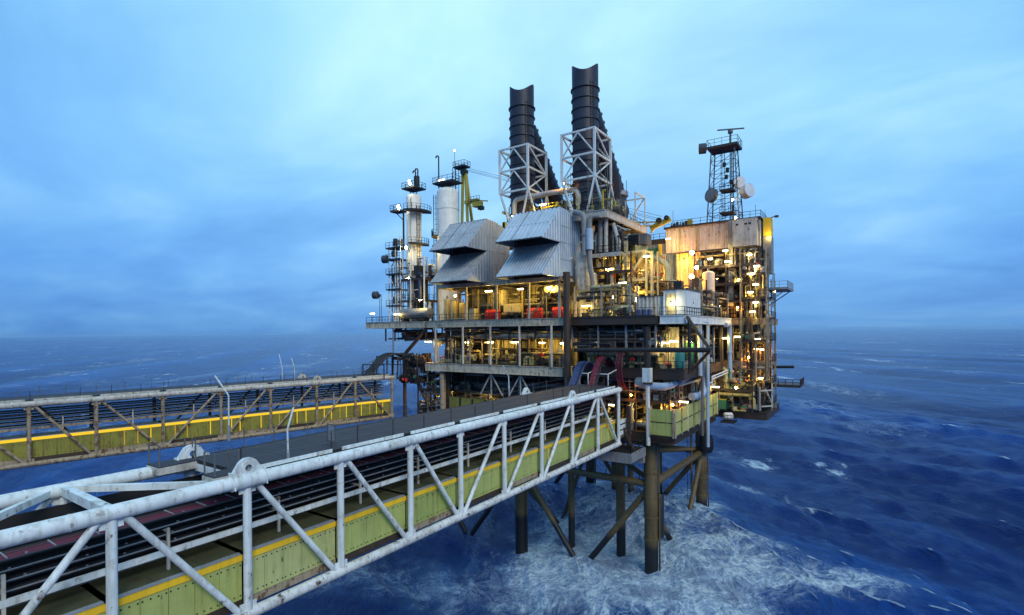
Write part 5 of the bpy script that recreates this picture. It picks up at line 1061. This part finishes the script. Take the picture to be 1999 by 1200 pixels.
for i, z in enumerate((20.2, 23.6, 27, 30.4, 33.9, 37.2)):
    MB().bx(-14.7, -12.8, 92.9, 97.1, z - .1, z).build('floor', 'brown', st); MB().rail([(-14.7, 92.9, z), (-12.8, 92.9, z), (-12.8, 97.1, z)], step=.8).build('railing', 'dark', st)
    if i < 5: s = MB().bar((-14.4 if i % 2 else -13.1, 93.6, z), (-13.1 if i % 2 else -14.4, 93.6, z + 3.3), .6, .16).build('stair_flight', 'old_white', st)
solo(MB().bx(-15, -10.4, 91.5, 99, 38.4, 38.6).bar((-14, 92, 36), (-10.6, 92, 38.4), .16).bar((-14, 97, 36), (-10.6, 97, 38.4), .16).rail([(-15, 91.5, 38.6), (-10.4, 91.5, 38.6), (-10.4, 99, 38.6)], step=1.1), 'lookout_platform', 'pipe_grey', 'small railed lookout platform sticking out at the outer side of the platform', 'platform')
for i, (px, y0, y1) in enumerate(((1509, 520, 600), (1512, 533, 742))): solo(MB().tube(aty(px, y0, 96), aty(px, y1, 96), .07, 6), 'thin_mast', 'old_rusty' if i else 'steel', ('short thin mast above the lookout platform', 'long thin rusty mast down the outermost side')[i], 'mast')
solo(MB().tube(aty(1513, 716, 98), aty(1550, 716, 98), .24, 10).tube(aty(1513, 716, 98), aty(1513, 716, 98) + V((-1.2, 0, 0)), .34, 10), 'boom_rest', 'black', 'black tube sticking out sideways low on the outermost side', 'boom')
solo(MB().bx(-14.6, -9.6, 100, 106, 22.2, 22.5).rail([(-14, 100, 22.5), (-9.6, 100, 22.5), (-9.6, 106, 22.5)], step=1.2, r=.05), 'side_landing', 'brown', 'dark railed landing sticking out lowest at the outer side', 'landing')
bx_ = thing('plant_box', 'dark louvred enclosure with a narrow pale apron hanging at the side over the sea', 'enclosure', (-17.6, 90.6, 19.2))
MB().bx(-18.6, -14.5, 90.9, 95, 20.3, 23.4).build('casing', 'dark', bx_)
for i in range(9): MB().bx(-18.6, -14.5, 90.72, 90.9, 20.4 + i * .34, 20.52 + i * .34).build('louvre', 'brown' if i % 3 else 'steel', bx_)
for x in (-18.5, -17.1, -15.8, -14.6): MB().bx(x - .07, x + .07, 90.62, 90.72, 20.2, 23.5).build('post', 'old_rusty', bx_)
MB().quad((-18.6, 90.55, 19.5), (-14.5, 90.55, 19.3), (-14.5, 90.55, 20.2), (-18.6, 90.55, 20.2), .08).build('apron', 'pipe_grey', bx_)
for a, b in (((-14.3, 90.5, 19.2), (-14.3, 90.5, 23.0)), ((-14.3, 90.5, 22.4), (-12.8, 92.3, 22.4)), ((-12.8, 92.3, 22.4), (-12.8, 92.3, 19.6)), ((-14.3, 90.5, 19.9), (-12.8, 92.3, 19.9))): MB().bar(a, b, .2).build('bracket', 'old_white', bx_)
for i, (y, m, w) in enumerate(((88.0, 'green', 'nearer the lime wall'), (89.6, 'green', 'nearer the dark boxed enclosure'))):
    z = 19.4; t = thing('storage_bin', f'green storage bin on the lowest deck edge, {w}', 'bin', (-19.6, y, z)); MB().bx(-20.4, -18.9, y, y + 1.4, z, z + 1.5).build('body', m, t); MB().bx(-20.5, -18.8, y - .05, y + 1.45, z + 1.5, z + 1.62).build('lid', 'crane_yellow', t)
lr = thing('life_raft_canister', 'white round life raft canister on a cradle at the lowest deck edge', 'life raft', (-18.6, 88.4, 17.6))
MB().vessel((-19.2, 87.6, 18.35), (-17.9, 88.4, 18.35), .62, 18, .5).build('shell', 'dish', lr); MB().rail([(-19.4, 87, 17.55), (-17.6, 87.6, 17.55), (-17.6, 89.4, 17.55)], step=.8).bx(-19.6, -17.5, 87, 89.4, 17.4, 17.55).build('cradle', 'dark', lr)

# ------------------------------------------------------------------ where the near bridge lands
ld = thing('bridge_landing', 'dark railed landing with a pale beam under the end of the near bridge', 'landing', (-31.5, 60.6, 15.8))
MB().bx(-31.6, -23.9, 60.4, 65.2, 16.9, 17.05).build('floor', 'dark', ld); MB().bx(-31.6, -23.8, 60.3, 60.5, 15.9, 17.1).bx(-24, -23.8, 60.5, 65.2, 16.0, 17.1).build('edge_girder', 'pipe_grey', ld)
MB().rail([(-29, 60.5, 17.05), (-24, 60.5, 17.05), (-24, 65, 17.05)], step=1.4, r=.035).build('railing', 'dark', ld)
for a, b in (((-26.6, 62.4, 17), (-26.6, 62.4, 24)), ((-26.6, 62.4, 21.5), (-24.4, 62.4, 17.1)), ((-26.6, 62.4, 21.5), (-28.8, 62.4, 17.1)), ((-29.8, 64.6, 17), (-29.8, 64.6, 25)), ((-25.2, 63, 17.1), (-25.2, 63, 22.6))): MB().bar(a, b, .42 if a[0] == b[0] else .3).build('post', 'brown', ld)
MB().bx(-32, -24.2, 65.3, 66, 14.9, 16.8).build('support_beam', 'pipe_grey', ld)
fw = thing('footway', 'short railed footway with white plates from the near bridge to the lowest deck', 'footway', (-26.8, 60.4, 18.8))
MB().bx(-28.5, -25.6, 60.3, 65, 18.7, 18.85).build('floor', 'steel', fw)
for z in (19.3, 20.0, 20.7): MB().bx(-25.72, -25.64, 60.5, 63.6, z - .25, z + .25).build('plate', 'white', fw)

# ------------------------------------------------------------------ hose bundles draped from the bridge to the decks
def drape(name, label, pts, r, n, gap, mats, side=(1, 0, 0)):
    t = thing(name, label, 'cables', pts[0], 'hose and cable bundles'); s = V(side)
    P = [V(p) for p in pts]; C = []
    for i in range(len(P) - 1):
        a, b, c, d = P[max(i - 1, 0)], P[i], P[i + 1], P[min(i + 2, len(P) - 1)]
        for k in range(8): u = k / 8; C.append(.5 * ((2 * b) + (c - a) * u + (2 * a - 5 * b + 4 * c - d) * u * u + (3 * b - a - 3 * c + d) * u ** 3))
    C.append(P[-1])
    for i in range(n): MB().pipe([p + s * gap * (i - (n - 1) / 2) for p in C], r, 8, .0001).build('hose', mats[i % len(mats)], t)
    return t
drape('hose_bundle', 'bundle of dark red hoses arching from the near bridge deck up into the mezzanine', [(-28.9, 57.5, 24.2), (-28.9, 60.0, 25.0), (-29.0, 62.2, 27.6), (-29.1, 64.2, 28.6), (-29.1, 66.2, 27.8), (-29.1, 68, 26)], .085, 6, .20, ('magenta', 'magenta', 'magenta', 'magenta', 'dark', 'black'))
drape('hose_bundle', 'second set of dark red hoses looping down behind the level dark tube', [(-27.3, 68, 29.6), (-27.3, 66.6, 29.9), (-27.5, 65.6, 28.5), (-27.5, 65.4, 26.6), (-27.3, 66, 24.6), (-27.1, 67.5, 24.2)], .08, 5, .2, ('magenta', 'dark', 'magenta', 'black', 'magenta'))
drape('cable_bundle', 'bundle of blue cables arching beside the red hoses at the near bridge end', [(-31.3, 57.8, 24.6), (-31.4, 59.8, 25.2), (-31.6, 62.2, 27.4), (-31.8, 64.2, 27.9), (-31.8, 66, 27.2), (-31.8, 67.5, 26.4)], .11, 6, .23, ('cable_blue', 'cable_blue', 'cable_blue', 'blue', 'black', 'cable_blue'))
drape('cable_bundle', 'dark cable bundle arching at the end of the far bridge over the sea', [(-69.6, 58.5, 24.6), (-69.3, 60.5, 26.8), (-68.9, 62.2, 28.2), (-68, 64, 28.4), (-66.8, 65.6, 27.4), (-65, 66.5, 26)], .16, 9, .34, ('black', 'dark', 'black'), (1, -.3, 0))
for a_, lab, x in (((-28.2, 61.0, 24.9), 'white cradle frame under the arching red hoses', -28.2), ((-31, 61.0, 24.9), 'pale cradle frame under the arching blue cables', -31)):
    t = thing('hose_cradle', lab, 'frame', a_); 
    for dx in (-.95, .95): MB().bar((x + dx, 61.4, 24.7), (x + dx, 61.4, 26.6), .1).build('post', 'white', t)
    MB().bar((x - .95, 61.4, 26.6), (x + .95, 61.4, 26.6), .1).bar((x + .95, 61.4, 26.6), (x + .95, 64, 27), .1).build('bar', 'white', t)
t = thing('cable_gantry', 'dark open frame carrying the cable bundle at the far bridge end', 'frame', (-71, 60, 24.5)); 
for dx in (0, 2.6, 5.2):
    for dy in (0, 3): MB().bar((-71 + dx, 59 + dy, 24.5), (-71 + dx, 59 + dy, 27.4 + (.6 if dy else -.6)), .14).build('post', 'dark', t)
MB().rail([(-71.2, 58.8, 25.2), (-71.2, 62.5, 26.6), (-65, 62.6, 26.6)], step=1.2).bar((-71, 62, 28), (-65.8, 62, 28), .14).bar((-71, 59, 26.8), (-65.8, 59, 26.8), .14).build('railing', 'dark', t)
skid('pipe_tangle', 'black tangle of pipes and cables where the far bridge meets the platform', (-68.6, -62.6, 63.4, 66.6, 23.4, 28.6), 41, 34, ('black', 'dark', 'brown', 'black'), (.10, .3), axis=(.4, .3, .3), valves=3, vessels=3, frame='dark')
skid('pipe_tangle', 'dark rusty pipes at the outer lowest deck by the far bridge end', (-64, -58.6, 65, 69, 18.5, 26.6), 42, 46, ('brown', 'dark', 'old_rusty', 'black', 'pipe_grey'), (.08, .26), floors=(22.4,), axis=(.55, .2, .25), valves=4, vessels=2, frame='brown')
skid('process_module', 'pipes, valves and boxes crowding the back of the lamplit room under the intakes', (-57.6, -35.8, 68.2, 70.6, ZD, 39.0), 43, 64, ('cream', 'ochre', 'brown', 'dark', 'old_rusty', 'pipe_grey', 'dark'), (.05, .24), floors=(), axis=(.35, .1, .55), valves=16, vessels=7, frame='ochre')
skid('process_module', 'pipes and small vessels before the yellow corrugated mezzanine wall', (-52, -36, 66.8, 69.2, ZM, 31.6), 44, 34, ('cream', 'ochre', 'brown', 'dark', 'old_rusty', 'dark'), (.05, .16), floors=(), axis=(.3, .1, .6), valves=8, vessels=3, posts=False)
skid('process_module', 'yellow lit vessels and pipes on the mezzanine corner before the pale wall', (-34, -21.5, 67.5, 70, ZM, 31.8), 45, 50, ('cream', 'ochre', 'brown', 'dark', 'old_rusty', 'green', 'dark'), (.05, .2), floors=(), axis=(.3, .1, .6), valves=8, vessels=5, posts=False)
skid('process_module', 'dense rusty pipes between the pale vessel and the yellow braced frame', (-34, -27, 68.8, 71, ZD, 43), 46, 46, ('ochre', 'brown', 'dark', 'old_rusty', 'cream', 'dark'), (.05, .2), floors=(37.4, 40.4), axis=(.3, .1, .6), valves=8, vessels=4, frame='brown')
skid('process_module', 'dense orange lit pipes above and behind the white cabin roof', (-27, -19.5, 74, 79, ZD, 39.4), 47, 40, ('ochre', 'brown', 'dark', 'old_rusty', 'cream', 'dark'), (.05, .2), floors=(), axis=(.3, .15, .55), valves=8, vessels=4, frame='brown')
skid('process_module', 'pipes, valves and railings round the stacks on the upper deck', (-50, -31, 70.5, 79, ZU, 52.6), 48, 60, ('cream', 'brown', 'dark', 'old_rusty', 'dark', 'crane_yellow'), (.06, .2), floors=(), axis=(.4, .2, .4), valves=8, vessels=4, frame='brown', posts=False)
skid('process_module', 'white pipes and ladders packed between the white vessels', (-73.4, -66.6, 69.4, 73, ZD, 46), 49, 60, ('white', 'pipe_grey', 'dark', 'old_white', 'cream', 'blue'), (.05, .2), floors=(38, 42), axis=(.2, .15, .65), valves=6, vessels=3, frame='white')
skid('process_module', 'lamplit pipes over the lowest deck beyond the lime panel wall', (-21.5, -15, 88, 91.2, 19.2, 26), 50, 56, ('ochre', 'brown', 'dark', 'old_rusty', 'cream', 'green'), (.05, .2), floors=(22.6,), axis=(.3, .2, .5), valves=10, vessels=5, frame='brown')
skid('process_module', 'rusty pipes down the outermost corner beside the stair tower', (-17, -13.2, 90.2, 92, 24, 45), 51, 60, ('ochre', 'brown', 'dark', 'old_rusty', 'dark', 'old_white'), (.05, .18), floors=(30.4, 37.2, 41), axis=(.2, .1, .7), valves=8, vessels=3, frame='old_rusty')
# white braces under the mezzanine girder
for i, px in enumerate((959, 1016)):
    t = thing('hanger_brace', ('white inverted V brace under the mezzanine girder, the one further from the red hoses', 'white inverted V brace under the mezzanine girder, the one nearer the red hoses')[i], 'brace', aty(px, 740, 64.6)); c = aty(px, 735, 64.6); c.z = 25.7
    for dx in (-2.1, 0, 2.1): MB().bar(c, (c.x + dx, 64.6, 22.4), .15).build('strut', 'old_white', t)

gt = thing('mesh_gate', 'small dark mesh gate standing across the near bridge deck', 'gate', atz(655, 868, 25.2)); g0 = atz(655, 868, 25.22)
MB().bar(g0, g0 + V((0, 0, 1.25)), .07).bar(g0 + V((-.75, 0, 0)), g0 + V((-.75, 0, 1.25)), .07).bar(g0 + V((0, 0, 1.2)), g0 + V((-.75, 0, 1.2)), .05).bar(g0 + V((0, 0, .2)), g0 + V((-.75, 0, .2)), .05).build('frame', 'steel', gt)
gm = MB()
for i in range(8): gm.bar(g0 + V((-.09 * i - .05, 0, .2)), g0 + V((-.09 * i - .05, 0, 1.2)), .014).bar(g0 + V((0, 0, .3 + .11 * i)), g0 + V((-.75, 0, .3 + .11 * i)), .014)
gm.build('mesh', 'galv', gt)

# ------------------------------------------------------------------ lit lamps
YW, WH, OR = (1, .66, .11), (1, .78, .32), (1, .38, .035)
STRIPS = [  # pixel, plane Y, power, colour, label
 (836, 667, 64.9, 170, YW, 'strip light over the pipework at the outer end of the mezzanine'),
 (870, 668, 67, 170, YW, 'strip light above the dark cabinet on the mezzanine'),
 (913, 668, 67, 230, YW, 'strip light at the start of the yellow corrugated mezzanine wall'),
 (957, 668, 67, 260, YW, 'mezzanine strip light, second along the yellow corrugated wall'),
 (1005, 668, 67, 260, YW, 'mezzanine strip light, third along the yellow corrugated wall'),
 (1058, 669, 67, 260, YW, 'mezzanine strip light, fourth along the yellow corrugated wall'),
 (1102, 670, 67.5, 150, YW, 'strip light just left of the thick dark post on the mezzanine'),
 (1171, 669, 68.5, 260, YW, 'strip light before the short yellow wall behind the red hoses'),
 (1297, 669, 67.5, 260, WH, 'long strip light above the teal tank on the mezzanine corner'),
 (1315, 666, 68.5, 120, WH, 'smaller strip light beside the long one at the mezzanine corner'),
 (954, 568, 65.4, 420, YW, 'strip light under the duller intake, above the grey panel'),
 (1016, 564, 65.4, 500, YW, 'strip light in the middle of the room under the intakes'),
 (1073, 561, 65.4, 480, YW, 'strip light beside the cream horizontal vessel under the bright intake'),
 (871, 763, 68, 260, YW, 'strip light low on the lowest deck, seen past the near bridge deck'),
 (945, 767, 68, 200, YW, 'second strip light low on the lowest deck, nearer the white braces'),
 (1195, 790, 66, 140, YW, 'strip light at the end of the near bridge walkway'),
 (1334, 784, 68, 200, OR, 'strip light just above the long lime panel wall'),
 (1397, 755, 84, 200, YW, 'strip light over the far end of the lime panel wall'),
 (1416, 489, 89.8, 320, YW, 'strip light under the sill of the pale upper module'),
 (1386, 505, 89.8, 360, WH, 'bright pair shaped strip light on the upper floor of the tall pipe frame'),
 (1421, 510, 89.8, 300, WH, 'strip light just below the one under the module sill'),
 (1463, 497, 90, 220, WH, 'strip light right under the projecting bay'),
 (1477, 519, 90, 200, WH, 'strip light on the outer side of the tall pipe frame, uppermost of that column'),
 (1466, 534, 90, 260, YW, 'strip light on the outer side of the tall pipe frame, second down'),
 (1475, 555, 90, 220, YW, 'strip light on the outer side of the tall pipe frame, third down'),
 (1465, 570, 90, 260, YW, 'strip light on the outer side of the tall pipe frame, fourth down'),
 (1475, 590, 90, 200, WH, 'strip light on the outer side of the tall pipe frame, fifth down'),
 (1469, 608, 90, 240, YW, 'strip light on the outer side of the tall pipe frame, lowest of that column'),
 (1480, 662, 91.5, 260, YW, 'strip light highest in the orange lit corner frame'),
 (1490, 682, 92.5, 200, OR, 'strip light in the stair tower at mezzanine height'),
 (1476, 681, 91.5, 200, OR, 'strip light beside the stair tower in the orange lit corner frame'),
 (1480, 711, 91.5, 260, OR, 'long strip light in the middle of the orange lit corner frame'),
 (1487, 738, 91.5, 240, YW, 'strip light lowest in the orange lit corner frame'),
 (1415, 660, 88, 240, YW, 'strip light on the mezzanine side behind the pale pipe'),
 (1440, 657, 92, 200, YW, 'strip light on the mezzanine side nearer the orange lit corner frame'),
 (862, 351, 73, 60, WH, 'strip light on the railed platform over the fatter white vessel'),
 (727, 612, 65.5, 60, YW, 'strip light behind the railing at the outermost tip of the main deck'),
 (775, 613, 66.2, 90, YW, 'strip light at the foot of the small pipe tower'),
 (1144, 597, 65.4, 90, YW, 'low strip light at the deck edge just right of the thick dark post'),
 (1215, 552, 69, 520, YW, 'strip light halfway up in front of the cream process wall'),
 (1190, 525, 69, 480, YW, 'strip light by the bright yellow lit vessel'),
 (1263, 500, 68.0, 330, YW, 'strip light at the upper end of the yellow frame diagonal'),
 (1304, 466, 89.5, 320, WH, 'strip light just below the crane boom tip'),
 (1060, 399, 71, 200, YW, 'strip light under the looping pipe behind the bright intake roof'),
 (1100, 398, 75, 200, YW, 'strip light between the stacks at upper deck level'),
 (1005, 421, 69.8, 120, YW, 'strip light between the two intake roofs'),
 (905, 530, 72.5, 160, YW, 'strip light on the walk between the two intakes, by the duller one'),
]
LR = random.Random(8)
for x, y, Y, pw, c, lab in STRIPS: strip_lamp(aty(x, y, Y) + V((0, 0, .12)), lab, power=pw * (.85 if Y > 86 else 1.2) * LR.uniform(.65, 1.3), col=c, L=(.95 if Y > 80 else 1.2) * LR.uniform(.75, 1.15), w=LR.uniform(.18, .28))
FLOODS = [  # entries as far as the white cabin one are added for amber glow
 (1165, 583, 69.5, (0, .6, -.6), 380, YW, .3, 'flood_light', 'added amber lamp low between the pale vessels right of the bright intake'),
 (1207, 603, 67.8, (0, .5, -.6), 260, YW, .25, 'flood_light', 'added amber lamp above the cream horizontal drum at the deck edge'),
 (1237, 560, 71.5, (.1, .7, -.3), 520, YW, .3, 'flood_light', 'added amber lamp inside the yellow braced frame'),
 (1250, 527, 72.5, (-.2, .7, .2), 460, YW, .3, 'flood_light', 'added amber lamp under the hopper of the louvred cooler'),
 (1286, 535, 73.5, (0, .8, -.2), 520, OR, .3, 'sodium', 'added orange lamp beside the big yellow duct elbow'),
 (1183, 512, 71.5, (0, .8, -.4), 460, YW, .3, 'flood_light', 'added amber lamp under the pipe balcony floor'),
 (1400, 545, 91.0, (-.2, -.6, -.5), 330, OR, .3, 'sodium', 'added orange lamp in the middle of the tall pipe frame beside the upright vessel'),
 (1443, 545, 91.0, (-.2, -.6, -.5), 300, YW, .3, 'flood_light', 'small added amber lamp on the second floor of the tall pipe frame'),
 (1405, 598, 90.6, (-.2, -.6, -.3), 330, YW, .3, 'flood_light', 'added amber lamp low in the tall pipe frame, nearest the white cabin'),
 (1440, 600, 90.6, (-.2, -.6, -.3), 300, OR, .3, 'sodium', 'added orange lamp low in the middle of the tall pipe frame'),
 (1462, 697, 91.6, (0, -.6, -.3), 420, OR, .3, 'sodium', 'added orange lamp at the inner post of the orange lit corner frame'),
 (1467, 735, 91.4, (0, -.6, -.5), 360, OR, .3, 'sodium', 'added orange lamp above the dark louvred enclosure'),
 (1437, 757, 89.6, (-.2, -.6, -.4), 360, YW, .35, 'flood_light', 'added amber lamp above the green storage bins'),
 (1350, 668, 72.0, (-.2, .5, -.4), 300, YW, .3, 'flood_light', 'added amber lamp behind the pale downpipes on the mezzanine'),
 (1345, 590, 74.5, (-.2, .3, -.4), 300, OR, .3, 'sodium', 'added orange lamp behind the white cabin'),
 (800, 356, 70.4, (-.4, -.8, -.25), 150, WH, .9, 'flood_light', 'big bright flood lamp on the top platform of the slimmer white vessel'),
 (778, 404, 69.8, (-.3, -.8, -.3), 150, WH, .9, 'flood_light', 'bright flood lamp on the side platform of the pipe tower vent pole'),
 (793, 483, 69.6, (.2, -.9, -.3), 150, WH, .5, 'flood_light', 'small round flood lamp halfway up the slimmer white vessel'),
 (797, 544, 70, (.4, -.8, -.3), 120, WH, .4, 'flood_light', 'small flood lamp low beside the slimmer white vessel'),
 (820, 585, 66.4, (0, .3, -.9), 330, YW, .6, 'flood_light', 'flood lamp shining down on the grey drum by the white vessels'),
 (845, 480, 71.6, (-.9, .2, -.3), 420, YW, .4, 'flood_light', 'flood lamp lighting the fatter white vessel'),
 (889, 577, 66.5, (.1, -.9, -.2), 200, YW, .4, 'flood_light', 'small white flood lamp among the ochre tanks'),
 (1099, 356, 71, (-.2, -.9, -.3), 260, OR, .55, 'sodium', 'glaring orange flood lamp between the two stack frames'),
 (1350, 540, 88.5, (-.35, -.85, -.2), 1100, OR, .9, 'sodium', 'glaring sodium flood lamp in front of the orange corrugated wall'),
 (1335, 505, 91.0, (-.2, .8, -.5), 700, OR, .4, 'sodium', 'orange lamp facing the corrugated wall under the module sill'),
 (1315, 560, 90.0, (-.2, .9, .1), 800, OR, .4, 'sodium', 'orange lamp low before the corrugated wall, hidden behind pipework'),
 (1285, 572, 80.5, (-.1, .95, .1), 1000, OR, .4, 'sodium', 'added yellow lamp behind the white cabin annex, turned to the wall'),  # added to brighten the wall behind the annex
 (1180, 560, 74.5, (0, .95, .1), 700, YW, .4, 'flood_light', 'yellow lamp turned to the cream process wall'),
 (1360, 522, 88.8, (-.2, -.9, -.2), 350, YW, .6, 'flood_light', 'white flood lamp just above the glaring sodium lamp'),
 (1351, 493, 89.8, (-.2, -.9, -.3), 300, YW, .7, 'flood_light', 'white flood lamp at the bottom edge of the pale upper module'),
 (1197, 579, 69.6, (-.2, -.9, -.2), 260, YW, .5, 'flood_light', 'white flood lamp near the foot of the bright yellow lit vessel'),
 (1245, 585, 69, (.2, -.9, -.3), 320, YW, .7, 'flood_light', 'white flood lamp at the foot of the yellow braced frame'),
 (1310, 588, 65.2, (-.1, .7, -.5), 95, WH, .3, 'flood_light', 'small lamp lighting the door of the white cabin'),
 (1352, 590, 69, (-.9, .1, -.4), 90, WH, .3, 'flood_light', 'small lamp on a bracket beside the white cabin'),
 (1512, 567, 96, (-.3, -.8, -.3), 100, WH, .5, 'flood_light', 'flood lamp on the railing of the lookout platform'),
 (1232, 771, 66, (-.1, -.9, -.2), 120, OR, .25, 'sodium', 'small orange lamp among the rusty pipes behind the corner column'),
 (1313, 790, 66.5, (0, -.8, -.2), 110, OR, .3, 'sodium', 'small orange lamp right above the corner of the lime panel walls'),
 (1280, 800, 67, (0, .9, -.1), 600, YW, .3, 'flood_light', 'lamp behind the short lime corner wall'),
 (826, 770, 66.2, (0, -.9, 0), 140, OR, .3, 'sodium', 'orange lamp on the lowest deck behind the brown strut'),
 (848, 690, 65.8, (-.3, -.8, 0), 200, OR, .35, 'sodium', 'orange lamp in the outer mezzanine pipework'),
 (1430, 390, 95, (0, -.9, .2), 160, YW, .35, 'flood_light', 'yellow lamp on the upper rest platform of the lattice tower'),
 (1436, 425, 94, (0, -.9, .2), 120, OR, .35, 'sodium', 'orange lamp at the foot of the lattice tower'),
 (1503, 463, 92.2, (-.2, .9, .3), 120, YW, .25, 'flood_light', 'lamp facing the yellow lift head'),
]
for x, y, Y, d, pw, c, s, m, lab in FLOODS: flood_lamp(aty(x, y, Y), lab, d, pw, c, s, m)
flood_lamp((-70.9, 83.2, 69.9), 'small white masthead lamp on the crane mast pole', (-.3, -.9, 0), 20, WH, .35)

# ------------------------------------------------------------------ sea haze
def build_haze():
    me = MB().bx(-33000, 33000, -33000, 33000, -6, 82)
    m = bpy.data.materials.new('haze'); m.use_nodes = True; nd, ln = nodes_of(m.node_tree); out = nd('ShaderNodeOutputMaterial'); v = nd('ShaderNodeVolumePrincipled')
    v.inputs['Color'].default_value = (.45, .72, 1, 1); v.inputs['Density'].default_value = 0.5 / 15000; v.inputs['Anisotropy'].default_value = .0; ln(v.outputs[0], out.inputs['Volume'])
    MATS['haze'] = m; o = me.build('haze', 'haze')['_b']; o['kind'] = 'stuff'; o['label'] = 'thin blue sea haze fading the horizon'; o.display_type = 'WIRE'
build_haze()

for o in bpy.data.objects:
    if '_o' in o: del o['_o']
